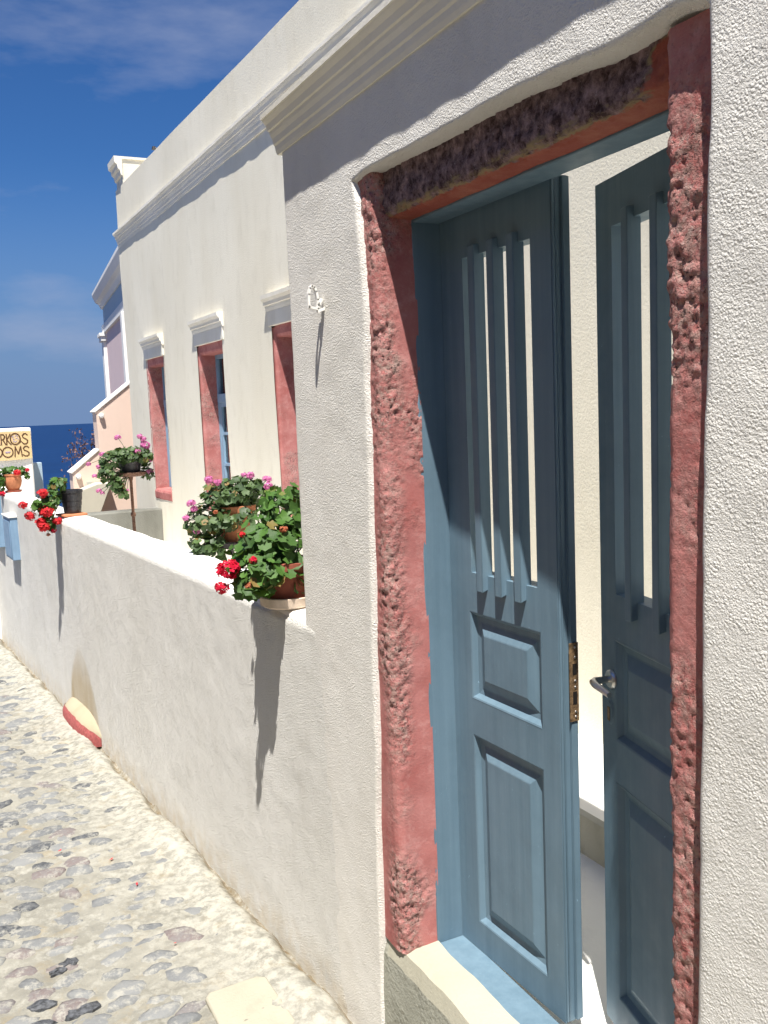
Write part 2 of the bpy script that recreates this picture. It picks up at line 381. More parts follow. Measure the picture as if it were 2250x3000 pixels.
# sea and hillside
mb = MB(); n = 96; rad = 90000
mb.add([(0, 0, -150)] + [(rad * math.cos(2 * math.pi * k / n), rad * math.sin(2 * math.pi * k / n), -150) for k in range(n)],
       [(0, 1 + k, 1 + (k + 1) % n) for k in range(n)])
struct(mb.build('sea', m_sea))
ys = np.array([9.2, 11, 16, 30, 60, 110, 170, 240]); zs = np.array([-0.6, -0.9, -3.5, -14, -45, -95, -140, -160])
xs = np.linspace(-60, 120, 60); P = np.zeros((len(xs), len(ys), 3))
for i, x in enumerate(xs):
    for j in range(len(ys)):
        P[i, j] = (x, ys[j], zs[j] + (rng.random() - .5) * 0.12 * abs(zs[j]))
m_hill = simple('dry_hillside', (0.20, 0.16, 0.11), 0.95, 0, 0.3, 0.4, 0.3, 0.1)
struct(grid_mesh('hillside', P, None, m_hill))

# the lane: one sheet of lime mortar
xs = np.concatenate([np.linspace(-7, -0.45, 26), np.arange(-0.43, 1.12, 0.0125)])
ys = np.concatenate([np.linspace(-7, 1.5, 20), np.arange(1.52, 6.2, 0.0135), np.arange(6.22, 9.4, 0.025), np.linspace(9.6, 12, 8)])
X, Y = np.meshgrid(xs, ys, indexing='ij')
pts = np.stack([X, Y, X * 0], -1).reshape(-1, 3)
Z = gz(Y) + (fbm(pts, 1.3, 3, 3) * 0.018 + fbm(pts, 9, 3, 5) * 0.010 + fbm(pts, 34, 4, 9) * 0.0080).reshape(X.shape)
dw = np.where(Y < 2.4, D, lowx(Y)) - X                                   # distance to the wall face
dwn = dw + (fbm(pts, 5, 3, 21) * 0.03).reshape(X.shape)
Z -= 0.040 * np.exp(-((dwn - 0.008) / 0.024) ** 2)                       # gutter line at the foot of the wall
Z += 0.016 * np.exp(-((dwn - 0.10) / 0.06) ** 2)                         # trowelled skirt of mortar
white = np.clip(1.25 - dwn / 0.45, 0, 1) * 0.75
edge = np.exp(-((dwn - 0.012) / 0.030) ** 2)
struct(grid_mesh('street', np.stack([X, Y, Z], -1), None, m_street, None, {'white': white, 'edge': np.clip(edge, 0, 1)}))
street = bpy.data.objects['street']
def street_z(x, y):
    p = np.array([[x, y, 0.0]]); return float(gz(y) + (fbm(p, 1.3, 3, 3) * 0.018 + fbm(p, 9, 3, 5) * 0.010)[0])

# cobbles bedded in the mortar
def cobble_geo(seed):
    r = np.random.default_rng(seed); n = 11; V = []; ph = r.random() * 6.28
    rad = 1 + 0.14 * np.sin(2 * np.linspace(0, 6.28, n, endpoint=False) + ph) + 0.20 * (r.random(n) - .5) * 2
    for rr, z in ((1.0, -0.35), (0.90, 0.06), (0.55, 0.20)):
        for k in range(n):
            a = 2 * math.pi * k / n; V.append((rr * rad[k] * math.cos(a), rr * rad[k] * math.sin(a), z + 0.10 * (r.random() - .5)))
    V.append((0, 0, 0.22 + 0.06 * (r.random() - .5)))
    F = []
    for q in (0, 1):
        for k in range(n): F.append((q * n + k, q * n + (k + 1) % n, (q + 1) * n + (k + 1) % n, (q + 1) * n + k))
    F += [(2 * n + k, 2 * n + (k + 1) % n, 3 * n) for k in range(n)]
    return V, F
CG = [cobble_geo(100 + k) for k in range(10)]; CM = []
for k, (v, f) in enumerate(CG):
    me = bpy.data.meshes.new('cobble'); me.from_pydata(v, [], f); me.update(); me.materials.append(m_cobble)
    me.polygons.foreach_set('use_smooth', [True] * len(me.polygons)); CM.append(me)
stones = []
yrow = 1.6; row = 0
while yrow < 9.0:
    x = -1.6 + (row % 2) * 0.06
    while x < 0.95:
        px = x + random.uniform(-.022, .022); py = yrow + random.uniform(-.022, .022) - 0.30 * (x - 0.4)
        dwall = float((D if py < 2.4 else lowx(py)) - px)
        if dwall > 0.10 and not (0.57 < px < 0.86 and py < 2.68) and random.random() < (0.97 if dwall > .34 else 0.62):
            a = random.uniform(.048, .080); b = a * random.uniform(.45, .68)
            sink = random.uniform(-0.005, 0.005) - 0.008 * max(0, 1 - dwall / 0.40)
            stones.append((px, py, a, b, R(-16 + random.gauss(0, 20)), sink))
        x += random.uniform(.110, .160)
    yrow += random.uniform(.076, .098); row += 1
vis = [s_ for s_ in stones if s_[0] > 0.02 + 0.0 and s_[1] > 2.1 and s_[0] > (s_[1] - 2.2) * 0.045]
vis.sort(key=lambda s_: s_[0] ** 2 + s_[1] ** 2)
near = vis[:298]; near_set = set(map(id, near))
rest = MB()
for s_ in stones:
    px, py, a, b, rot, sink = s_
    z = street_z(px, py) + sink; k = random.randrange(10); hgt = random.uniform(.028, .045)
    if id(s_) in near_set:
        o = bpy.data.objects.new('cobble', CM[k]); COL.objects.link(o); o.parent = street
        o.location = (px, py, z); o.scale = (a, b, hgt); o.rotation_euler = (random.gauss(0, .04), random.gauss(0, .04), rot)
    else:
        c_, s2 = math.cos(rot), math.sin(rot)
        rest.add([(px + a * v[0] * c_ - b * v[1] * s2, py + a * v[0] * s2 + b * v[1] * c_, z + hgt * v[2]) for v in CG[k][0]], CG[k][1])
o = rest.build('cobbles', m_cobble, street, smooth=True); o['kind'] = 'stuff'
# a few dark rough stones that stand proud, and the cream slab near the door
for k, (px, py, a, b) in enumerate([(0.262, 3.02, .034, .026), (0.225, 2.985, .028, .016), (0.262, 2.735, .050, .030), (0.275, 2.57, .060, .030), (0.13, 2.72, .060, .026), (0.155, 2.825, .048, .026)]):
    v, f = CG[k]; r = np.random.default_rng(k)
    mb = MB(); mb.add([(px + a * p[0] + .012 * (r.random() - .5), py + b * p[1] + .008 * (r.random() - .5), street_z(px, py) + 0.003 + .034 * p[2] + .006 * (r.random() - .5)) for p in v], f)
    o = mb.build('cobble', simple('dark_cobble_%d' % k, (0.075, 0.08, 0.09), 0.6, 0, 0.6, 70, 0.9, 0.5) if k == 0 else bpy.data.materials['dark_cobble_0'], street)
m_slab = plaster('cream_slab', (0.40, 0.375, 0.30), (0.33, 0.305, 0.24), 0.5, 60, 0.8)
sl = [(0.600, 2.30), (0.596, 2.57), (0.612, 2.592), (0.765, 2.598), (0.792, 2.58), (0.800, 2.30), (0.78, 2.26), (0.62, 2.26)]
mb = MB(); mb.prism(sl, 'z', -0.03, 0.019); mb.build('paving_slab', m_slab, street, bevel=0.006)
for k, (px, py) in enumerate([(0.505, 3.70), (0.560, 3.42), (0.71, 4.42), (0.60, 2.95), (0.40, 2.45), (0.33, 3.9)]):
    z = street_z(px, py) + 0.011; mb = MB(); a = k * 1.3
    q = [(0, 0, 0), (.011, .004, .003), (.017, 0, .006), (.011, -.005, .002)]
    mb.add([(px + p[0] * math.cos(a) - p[1] * math.sin(a), py + p[0] * math.sin(a) + p[1] * math.cos(a), z + p[2]) for p in q], [(0, 1, 2, 3)])
    tag(mb.build('fallen_petal', m_pscar), 'tiny red geranium petal lying on the cobbled street', 'petal', 'red petals fallen on the street')

# unseen house added across the lane to dim the light on the near walls
oh = empty('added_opposite_house', (-1.9, 0, 0)); tag(oh, 'weathered ochre house added across the lane, out of view on the left, to dim the light on the near walls', 'house')
m_ochre = plaster('ochre_plaster', (0.56, 0.47, 0.33), (0.46, 0.38, 0.27), 0.8, 80, 0.8)
mb = MB(); mb.box(-6.5, -1.45, -7, 6.2, -.3, 3.3); mb.build('wall', m_ochre, oh, bevel=.02)
mb = MB(); mb.box(-6.6, -1.38, -7.1, 6.3, 3.3, 3.42); mb.build('roof', m_ochre, oh, bevel=.02)
# ================================================================== GATE WALL
gate = empty('gate_wall', (D + 0.18, 1.0, 0.0))
tag(gate, 'rough white plaster gateway wall with red stone door surround and blue double door', 'gateway')
OL, OR_, OT = 2.05, 0.955, 2.283
a_ = np.unique(np.round(np.concatenate([np.linspace(-1.6, 0.6, 24), np.arange(0.62, .91, .0125), np.arange(OR_ - .04, OR_ + .0001, .005), [OR_, OR_ + .002], np.arange(OR_ + .0125, OL - .005, .0125),
     [OL - .002, OL], np.arange(OL, OL + .045, .005), np.arange(OL + .05, 2.495, .0125), np.arange(2.50, 2.5431, .006), [2.543, 2.545]]), 3))
b_ = np.unique(np.round(np.concatenate([np.arange(-0.15, OT - .005, .0125), [OT - .002, OT], np.arange(OT, OT + .045, .005), np.arange(OT + .05, 2.49, .0125), [2.62]]), 3))
A, B = np.meshgrid(a_, b_, indexing='ij')
yl = np.interp(B, [0, .37, .59, .99, 1.15, 1.62, 2.0, 2.12, 2.24, 2.29], [2.10, 2.09, 2.084, 2.057, 2.051, 2.033, 2.021, 2.025, 2.041, 2.06])
yr = np.interp(B, [0, .81, 1.59, 2.23], [.972, .968, .955, .943]); zt = np.interp(A, [.95, 1.0, 1.12, 1.39, 1.77, 2.0, 2.08], [2.262, 2.275, 2.273, 2.292, 2.294, 2.302, 2.29])
q3 = np.stack([A * 0, A, B], -1).reshape(-1, 3)
wob = (fbm(q3, 7, 3, 31) * 0.006).reshape(A.shape)
Yw = A + (yl - OL + wob) * np.exp(-np.abs(A - OL) / .12) * (B < OT + .25) + (yr - OR_ + wob) * np.exp(-np.abs(A - OR_) / .10)
Zw = B + (zt - OT + wob) * np.exp(-np.abs(B - OT) / .05) * ((A > .9) & (A < 2.12))
Yw = Yw + np.where(A > 2.40, (fbm(q3, 5, 3, 33) * 0.007).reshape(A.shape), 0)
r_ = 0.030
dx_in = np.where(A > OL, A - OL, np.where(A < OR_, OR_ - A, 0.0)); dz_in = np.where(B > OT, B - OT, 0.0)
dist = np.where((B <= OT), dx_in, np.hypot(dx_in, dz_in))
inside = (A < OL) & (A > OR_) & (B < OT)
dist = np.minimum(dist, np.where(A > 2.3, 2.543 - A, 9)); dist = np.clip(dist, 0, None)
rl = np.where((B > OT) & (A < OL + .01) & (A > OR_ - .01), .014, np.where(A > 2.3, .030, np.where(A > 1.5, .013, .020)))
rec = np.where(dist < rl, rl - np.sqrt(np.clip(rl ** 2 - (rl - dist) ** 2, 0, None)), 0)
Xw = D + rec + (fbm(q3, 2.2, 3, 41) * 0.0018 + fbm(q3, 16, 3, 43) * 0.0016).reshape(A.shape)
Xw = np.where(inside | (A > 2.544), D + 0.10, Xw)
Xw = np.where(A > 2.544, D + 0.10, Xw)
ac = (A[:-1, :-1] + A[1:, 1:]) / 2; bc = (B[:-1, :-1] + B[1:, 1:]) / 2
keep = ~((ac < OL - .002) & (ac > OR_ + .002) & (bc < OT - .002))
grid_mesh('plaster_face', np.stack([Xw, Yw, Zw], -1), keep, m_gate, gate)
mb = MB()
mb.box(D + .085, 1.32, 2.14, 2.538, -.15, 2.615); mb.box(D + .085, 1.32, -1.6, .90, -.15, 2.615); mb.box(D + .085, 1.32, .90, 2.14, 2.33, 2.614)
mb.build('wall_core', m_gate, gate)
# cornice: stepped run moulding
def cornice_prof(e, z0, z1):
    h = z1 - z0
    return [(0.02, z0), (-.10 * e, z0), (-.18 * e, z0 + .10 * h), (-.22 * e, z0 + .22 * h), (-.30 * e, z0 + .26 * h), (-.36 * e, z0 + .40 * h), (-.48 * e, z0 + .50 * h), (-.52 * e, z0 + .58 * h),
            (-.62 * e, z0 + .60 * h), (-.72 * e, z0 + .74 * h), (-.88 * e, z0 + .82 * h), (-.93 * e, z0 + .86 * h), (-e, z0 + .87 * h), (-e, z0 + h), (0.02, z0 + h + .012)]
def sweep_y(prof, ys_, xf, zf, name, mat, parent, seed=0, amp=.0015):
    """a section (dx, z) run along y; xf(y) gives the wall face, zf(y) a level offset"""
    P = np.zeros((len(ys_), len(prof), 3))
    for i, y in enumerate(ys_):
        for j, (dx, z) in enumerate(prof): P[i, j] = (xf(y) + dx, y, z + zf(y))
    nn = fbm(P.reshape(-1, 3), 9, 3, seed).reshape(P.shape[:2]) * amp
    P[:, :, 0] += nn; P[:, :, 2] += nn * .7
    n, m = P.shape[:2]; V = P.reshape(-1, 3); F = [(i * m + j, i * m + j + 1, (i + 1) * m + j + 1, (i + 1) * m + j) for i in range(n - 1) for j in range(m - 1)]
    F += [tuple(range(m)), tuple((n - 1) * m + j for j in range(m))[::-1]]
    mb = MB(); mb.add(V, F); return mb.build(name, mat, parent)
zc = lambda y: float(np.interp(y, [1.4, 2.545], [-.006, 0.0]))
sweep_y(cornice_prof(.051, 2.484, 2.588), np.linspace(-1.6, 2.548, 90), lambda y: D, zc, 'cornice', m_trim, gate, 3, .0012)

# rough red jambs and dark lintel: sections swept with real relief
def resample(poly, step):
    out = []
    for (p, q) in zip(poly[:-1], poly[1:]):
        L = math.dist(p, q); k = max(1, int(round(L / step)))
        out += [(p[0] + (q[0] - p[0]) * t / k, p[1] + (q[1] - p[1]) * t / k) for t in range(k)]
    out.append(poly[-1]); return np.array(out)
def rough_sweep(name, poly, axis, t0, t1, step, mat, parent, amp_fn, seed, under=None):
    s2 = resample(poly, step); ts = np.arange(t0, t1 + step * .5, step)
    tan = np.gradient(s2, axis=0); tan /= np.linalg.norm(tan, axis=1)[:, None]; nrm = np.stack([tan[:, 1], -tan[:, 0]], 1)
    S, T = np.meshgrid(np.arange(len(s2)), ts, indexing='ij')
    U = s2[S]; Nn = nrm[S]
    P = np.zeros(S.shape + (3,))
    def put(U): 
        if axis == 'z': return np.stack([U[..., 0], U[..., 1], T], -1)
        return np.stack([U[..., 0], T, U[..., 1]], -1)
    P = put(U); q = P.reshape(-1, 3)
    rough = amp_fn(U, T)
    f1 = fbm(q, 26, 4, seed).reshape(S.shape); f2 = fbm(q, 85, 3, seed + 5).reshape(S.shape); f3 = fbm(q, 6, 3, seed + 9).reshape(S.shape)
    pit = np.clip(fbm(q, 105, 3, seed + 13).reshape(S.shape) - .18, 0, 1)
    dsp = f3 * .004 + rough * (f1 * .0022 + f2 * .0058 - pit * .012)
    P = put(U + Nn * dsp[..., None])
    at = {'rough': np.clip(rough, 0, 1)}
    if under is not None: at['under'] = under(U, T)
    return grid_mesh(name, P, None, mat, parent, at)
def rnd(q, sc_, sd): return fbm(q.reshape(-1, 3), sc_, 3, sd).reshape(q.shape[:-1])
def jamb_rough(corner, w0, w1, sd):
    def fn(U, T):
        d = np.hypot(U[..., 0] - corner[0], U[..., 1] - corner[1])
        q = np.stack([U[..., 0], U[..., 1], T], -1)
        band = np.clip((w1 - d) / (w1 - w0), 0, 1); pn = rnd(q, 6, sd)
        side = np.clip((T - 1.35) / .3, 0, 1) * .45
        return np.clip(band * (0.75 + 1.3 * pn) + np.clip(pn * 2.2 + side - .35, 0, .9), 0.03, 1.1)
    return fn
rough_sweep('door_jamb', [(D + .020, 2.155), (D + .013, 2.04), (D + .014, 2.000), (D + .019, 1.989), (D + .032, 1.982), (1.082, 1.979)], 'z', .352, 2.31, .0045, m_red, gate,
            jamb_rough((D + .020, 1.990), .018, .060, 71), 51)['label'] = 'crumbling red painted stone jamb beside the plaster with the white hook'
rough_sweep('door_jamb', [(1.082, 1.045), (D + .045, 1.043), (D + .028, 1.038), (D + .022, 1.026), (D + .023, .99), (D + .026, .885)], 'z', -.1, 2.268, .0045, m_red, gate,
            jamb_rough((D + .02, 1.01), .03, .08, 77), 57)['label'] = 'pitted red painted stone jamb at the near side of the door'
lz = lambda t: np.interp(t, [1.03, 2.06], [-.014, .014])
P0 = [(D + .044, 2.34), (D + .040, 2.225), (D + .044, 2.207), (D + .058, 2.199), (1.085, 2.197)]
def under(U, T):
    s_ = np.where(U[..., 0] < D + .0445, np.clip((2.24 - U[..., 1]) / .06, -1, .42), .30 + np.clip((U[..., 0] - D - .0445) / .03, 0, 1) * .6)
    return s_ + np.clip((1.115 - T) / .045, 0, 1) * np.clip(.85 - s_, 0, 1)
rough_sweep('lintel', P0, 'y', 1.00, 2.045, .0055, m_lintel, gate, lambda U, T: np.where(U[..., 0] < D + .075, 1.0, .12), 63, under)['label'] = 'dark weathered stone lintel over the blue door'
# step and threshold
ys_ = np.linspace(.93, 2.16, 60)
sweep_y([(.012, -.2), (.010, .20), (.014, .31), (.026, .352), (.05, .362), (.115, .366), (.115, -.2)], ys_, lambda y: D, lambda y: 0, 'door_step', plaster('step_top', (0.45, 0.43, 0.35), (0.37, 0.355, 0.28), .3, 60, .8), gate, 12, .006)
_st = bpy.data.objects['door_step'].data; _st.materials.append(plaster('step_cement', (0.45, 0.45, 0.39), (0.30, 0.30, 0.25), .8, 60, .9))
for p in _st.polygons:
    if p.center.x < D + .022 and p.center.z < .33: p.material_index = 1

# blue frame
mb = MB(); mb.box(1.074, 1.205, 1.979, 2.06, .352, 2.26); mb.box(1.074, 1.149, .96, 1.022, .352, 2.26)
mb.box(1.075, 1.149, 1.022, 1.979, 2.192, 2.259); mb.box(1.072, 1.158, 1.022, 1.979, .30, .361)
mb.build('door_frame', m_blue, gate, bevel=.003)

# door leaves
def door_leaf(hinge, ang, mirror, W, label, z1=2.19):
    """u runs from the hinge across the leaf, z up, wv out to the street"""
    ca, sa = math.cos(ang), math.sin(ang)
    sgn = -1 if not mirror else 1                         # left leaf runs to -y, right leaf to +y
    def T(u, wv, z):
        dxu, dyu = sa, sgn * ca                           # along the leaf
        nx, ny = -ca, sgn * sa                            # outwards
        return (hinge[0] + dxu * u + nx * wv, hinge[1] + dyu * u + ny * wv, z)
    TH, z0 = .045, .362
    pu0, pu1 = .080, W - .060                             # panel field
    so0, so1, sz0, sz1 = .092, W - .068, 1.348, 2.096     # slatted opening
    p1, p2 = (1.030, 1.250), (.440, .936)
    def bx(mb, u0, u1, w0, w1, a, b): mb.box(u0, u1, w0, w1, a, b, fn=lambda u, wv, z: T(u, wv, z))
    mb = MB()
    bx(mb, 0, pu0, -TH, 0, z0, z1); bx(mb, pu1, W, -TH, 0, z0, z1)
    bx(mb, pu0, pu1, -TH, 0, z0, p2[0]); bx(mb, pu0, pu1, -TH, 0, p2[1], p1[0]); bx(mb, pu0, pu1, -TH, 0, p1[1], sz0); bx(mb, pu0, pu1, -TH, 0, sz1, z1)
    bx(mb, pu0, so0, -TH, 0, sz0, sz1); bx(mb, so1, pu1, -TH, 0, sz0, sz1)
    # weld coplanar joints by merging the boxes' shared edges
    leaf = mb.build('door_leaf', m_blue, gate); leaf['label'] = label
    for (a, b) in (p1, p2):                               # raised-and-fielded panels
        mb = MB(); rings = [(0, .0005), (.004, -.001), (.012, -.013), (.024, -.015), (.028, -.0145), (.052, -.003), (.055, -.0022)]
        V = []; F = []
        for (ins, dep) in rings:
            V += [T(pu0 + ins, dep, a + ins), T(pu1 - ins, dep, a + ins), T(pu1 - ins, dep, b - ins), T(pu0 + ins, dep, b - ins)]
        for k in range(len(rings) - 1):
            for j in range(4): F.append((k * 4 + j, k * 4 + (j + 1) % 4, (k + 1) * 4 + (j + 1) % 4, (k + 1) * 4 + j))
        F.append(tuple(len(V) - 4 + j for j in range(4))); F += [tuple(len(V) + j for j in range(4))]
        V += [T(pu0, -.03, a), T(pu0, -.03, b), T(pu1, -.03, b), T(pu1, -.03, a)]
        mb.add(V, F); mb.build('panel', m_blue, leaf)
    n_s = 3; pitch = (so1 - so0) / (n_s + .45)
    for k in range(n_s):                                  # proud slats with slanted feet
        c = so0 + pitch * (k + .73); hw = .0125; mb = MB()
        V = []
        for (u, wv, zb) in ((c - hw - .002, -.0150, sz0 - .030), (c + hw + .002, -.0150, sz0 - .030), (c + hw, .0145, sz0 - .040), (c - hw, .0145, sz0 - .040)): V.append(T(u, wv, zb))
        for (u, wv, zb) in ((c - hw - .002, -.0150, sz1 + .026), (c + hw + .002, -.0150, sz1 + .026), (c + hw, .0145, sz1 + .020), (c - hw, .0145, sz1 + .020)): V.append(T(u, wv, zb))
        mb.add(V, [(0, 1, 2, 3), (7, 6, 5, 4), (0, 4, 5, 1), (1, 5, 6, 2), (2, 6, 7, 3), (3, 7, 4, 0)])
        mb.build('slat', m_blue, leaf, bevel=.002)
    if not mirror:                                        # meeting edge: bead, rebate and old lock plate
        mb = MB(); bx(mb, W + .0005, W + .004, -.008, -.0015, z0 + .004, z1 - .003); bx(mb, W + .0005, W + .003, -.0125, -.0095, z0 + .004, z1 - .003); bx(mb, W + .0005, W + .009, -.0435, -.026, z0 + .004, z1 - .003)
        mb.build('edge_bead', m_blue, leaf, bevel=.0012)
        mb = MB(); bx(mb, W + .0095, W + .0115, -.044, -.0200, 1.062, 1.236)
        lp = mb.build('lock_plate', m_rust, leaf)
        for (a, b) in ((1.166, 1.190), (1.100, 1.128)):
            mb = MB(); bx(mb, W + .0116, W + .0122, -.039, -.028, a, b); mb.build('bolt_hole', m_dark, leaf)
        for zz in (1.226, 1.204, 1.152, 1.138, 1.083, 1.072):
            mb = MB(); mb.lathe([(0, .0022), (.0022, .0016), (.003, 0)], (0, 0, 0), 10)
            mb.v = [T(W + .0116 + p[2], -.035 + p[0], zz + p[1]) for p in mb.v]; mb.build('screw', m_steel, leaf)
    else:
        uh, zh = W - .046, 1.160
        mb = MB(); mb.lathe([(0, .008), (.017, .008), (.020, .005), (.021, 0)], (0, 0, 0), 26)
        mb.v = [T(uh + p[0], p[2], zh + p[1]) for p in mb.v]; mb.build('rose', m_steel, leaf, smooth='auto')
        path = [(uh, .006, zh), (uh, .024, zh), (uh + .001, .038, zh), (uh - .005, .045, zh - .001), (uh - .018, .047, zh - .003), (uh - .048, .045, zh - .006), (uh - .072, .043, zh - .009)]
        mb = MB(); mb.tube([T(*p) for p in path], [.0075, .0075, .0085, .0092, .0082, .0070, .0060], 12); mb.build('handle', m_steel, leaf, smooth='auto')
        ue, ze = W - .038, 1.085
        mb = MB(); mb.lathe([(0, .004), (.017, .004), (.021, 0)], (0, 0, 0), 24)
        mb.v = [T(ue + p[0] * .8, p[2], ze + p[1] * 1.35) for p in mb.v]; mb.build('keyhole_plate', m_blue, leaf, smooth='auto')
        mb = MB(); bx(mb, ue - .005, ue + .005, .0045, .0056, ze - .018, ze + .012); mb.build('keyhole', m_rust, leaf)
    return leaf
door_leaf((1.150, 1.977), R(2.5), False, .416, 'blue slatted door leaf standing almost shut, old lock plate on its edge', 2.212)
door_leaf((1.150, 1.026), R(13.0), True, .530, 'blue slatted door leaf pushed inwards, with steel lever handle')

# white bent-strip hook that reads like a figure 4 from the lane
def hook_bar(mb, pts, t, yw):
    """a flat strip bent in a plane square to the wall: pts are (distance out from the wall, z)"""
    for p, q in zip(pts[:-1], pts[1:]):
        d = Vector((q[0] - p[0], q[1] - p[1])).normalized(); nn = Vector((-d.y, d.x)) * t / 2; e_ = d * t * .25
        poly = [(p[0] - e_.x - nn.x, p[1] - e_.y - nn.y), (q[0] + e_.x - nn.x, q[1] + e_.y - nn.y), (q[0] + e_.x + nn.x, q[1] + e_.y + nn.y), (p[0] - e_.x + nn.x, p[1] - e_.y + nn.y)]
        mb.prism([(D - a, b) for a, b in poly], 'y', 2.272 - yw, 2.272 + yw)
hook_mb = MB()
hook_bar(hook_mb, [(.016, 2.012), (.017, 2.045), (.020, 2.066), (.025, 2.077), (.032, 2.080), (.038, 2.074), (.042, 2.058), (.043, 2.024)], .0062, .0052)
hook_bar(hook_mb, [(.043, 2.026), (.016, 2.020)], .006, .0052)
hook_bar(hook_mb, [(.017, 2.016), (-.008, 2.024)], .0075, .0056)
hook_bar(hook_mb, [(.016, 2.030), (.006, 2.046)], .006, .0052)
tag(hook_mb.build('wall_hook', m_hook, None), 'small white bent metal hook shaped like a figure 4 sticking out of the plaster beside the door', 'hook')

# ================================================================== LOW WALL
low = empty('low_wall', (0.85, 4.0, 0.0)); tag(low, 'long low white plastered wall along the street with flower pots on its top', 'wall')
def ztop(y): return 1.138 + .008 * (np.asarray(y) - 2.5)
ys_ = np.concatenate([np.arange(2.28, 6.6, .0135), np.arange(6.62, 9.0, .03)]); tz = np.linspace(0, 1, 92)
Yg, Tg = np.meshgrid(ys_, tz, indexing='ij'); Zb = gz(Yg) - .09; Zg = Zb + (ztop(Yg) - .012 - Zb) * Tg
q3 = np.stack([Yg * 0, Yg, Zg], -1).reshape(-1, 3)
rr = .014; dtop = ztop(Yg) - Zg; rec = np.where(dtop < rr + .012, (rr - np.sqrt(np.clip(rr ** 2 - np.clip(rr - (dtop - .012), 0, rr) ** 2, 0, None))), 0)
Xg = lowx(Yg) + rec * 1.0 + (fbm(q3, 1.8, 3, 81) * .007 + fbm(q3, 14, 3, 83) * .0018).reshape(Yg.shape)
hs_ = Zg - gz(Yg)
Xg -= .003 * np.exp(-np.clip(hs_, 0, 1) / .05)
wst = .40 * np.clip(1 - (np.clip(hs_, 0, 1) / .52) ** 2.0, 0, 1) ** .75 - .04 * np.clip(hs_, 0, 1)
stn = np.clip((wst - np.abs(Yg - 5.70)) / .06, 0, 1) * np.clip((hs_ + .05) / .06, 0, 1) * np.clip((.52 - hs_) / .26, 0, 1)
stn *= .80 + .3 * fbm(q3 * np.array([1, 1, .2]), 14, 3, 85).reshape(Yg.shape)
foot = np.clip(1 - hs_ / .13, 0, 1)
grid_mesh('plaster_face', np.stack([Xg, Yg, Zg], -1), None, m_low, low, {'stain': np.clip(stn, 0, 1), 'foot': foot * .55})
# white coping: rounded slab on top, and the inner face
def cop_t(y): return float(np.interp(y, [2.3, 3.8, 6, 9], [.225, .215, .17, .16]))
prof_n = 9; ysc = np.linspace(2.28, 9.0, 120); P = np.zeros((len(ysc), prof_n, 3))
for i, y in enumerate(ysc):
    t = cop_t(y); zt_ = float(ztop(y)); x0 = float(lowx(y))
    for j, (u, dz) in enumerate([(.010, -.020), (.012, -.010), (.022, -.001), (.05, .002), (t * .5, .004), (t - .03, .002), (t - .008, -.003), (t, -.012), (t, -1.2)]):
        P[i, j] = (x0 + u, y, zt_ + dz)
q3 = P.reshape(-1, 3); nz_ = fbm(q3, 7, 3, 91).reshape(P.shape[:2]); P[:, :, 2] += nz_ * .004; P[:, 1:, 0] += nz_[:, 1:] * .004
grid_mesh('coping', P, None, m_white, low)
mb = MB(); mb.box(.44, .62, 9.0, 9.02, -.4, 1.19); mb.build('wall_end', m_white, low)
# drain kerb: cream hood with a red painted lip at the foot of the stain
ky = np.linspace(5.28, 6.18, 26); P = np.zeros((26, 8, 3))
for i, y in enumerate(ky):
    k = max(0.0, 1 - abs((y - 5.73) / .45) ** 3.2); g0 = float(gz(y)); x0 = float(lowx(y))
    for j, (u, z) in enumerate([(-.03, .135), (.01, .118), (.04, .096), (.065, .075), (.076, .058), (.082, .045), (.086, .0), (.086, -.05)]):
        P[i, j] = (x0 - (u * k if u > 0 else u), y, g0 + (z * (.35 + .65 * k)) + .0)
nn = fbm(P.reshape(-1, 3), 20, 3, 95).reshape(26, 8) * .005; P[:, :, 0] += nn; P[:, :, 2] += nn
kerb = grid_mesh('drain_kerb', P[:, :6], None, plaster('kerb_mortar', (0.44, 0.39, 0.28), (0.36, 0.31, 0.21), .5, 60, .8), low); kerb['label'] = 'cream mortar hood at the foot of the tan stain'
P2 = P[:, 3:].copy(); P2[:, :, 0] -= .004; P2[:, 0, 2] += .002
grid_mesh('painted_lip', P2, None, m_kerbred, kerb)

# blue boxes on the far end of the low wall
def wall_box(name, y0, y1, z0, z1, out, label, cat, lid=True):
    e = empty(name, (float(lowx((y0 + y1) / 2)) - out / 2, (y0 + y1) / 2, z0)); tag(e, label, cat)
    f = lambda x, y, z: (float(lowx(y)) - x, y, z)
    mb = MB(); mb.box(-.01, out, y0, y1, z0, z1, fn=f); mb.build('case', m_boxblue, e, bevel=.004)
    if lid:
        mb = MB(); mb.box(out, out + .006, y0 + .02, y1 - .02, z0 + .02, z1 - .03, fn=f); mb.build('door', m_boxblue, e, bevel=.002)
        mb = MB(); mb.box(-.01, out + .012, y0 - .008, y1 + .008, z1, z1 + .012, fn=f); mb.build('lid', m_white, e, bevel=.002)
wall_box('meter_box', 7.60, 7.93, .70, 1.035, .055, 'small blue meter box fixed to the low wall near its far end', 'meter box')
wall_box('wall_board', 8.36, 8.95, .72, 1.165, .045, 'narrow blue board on the wall at the left edge below the clay pot', 'board', False)

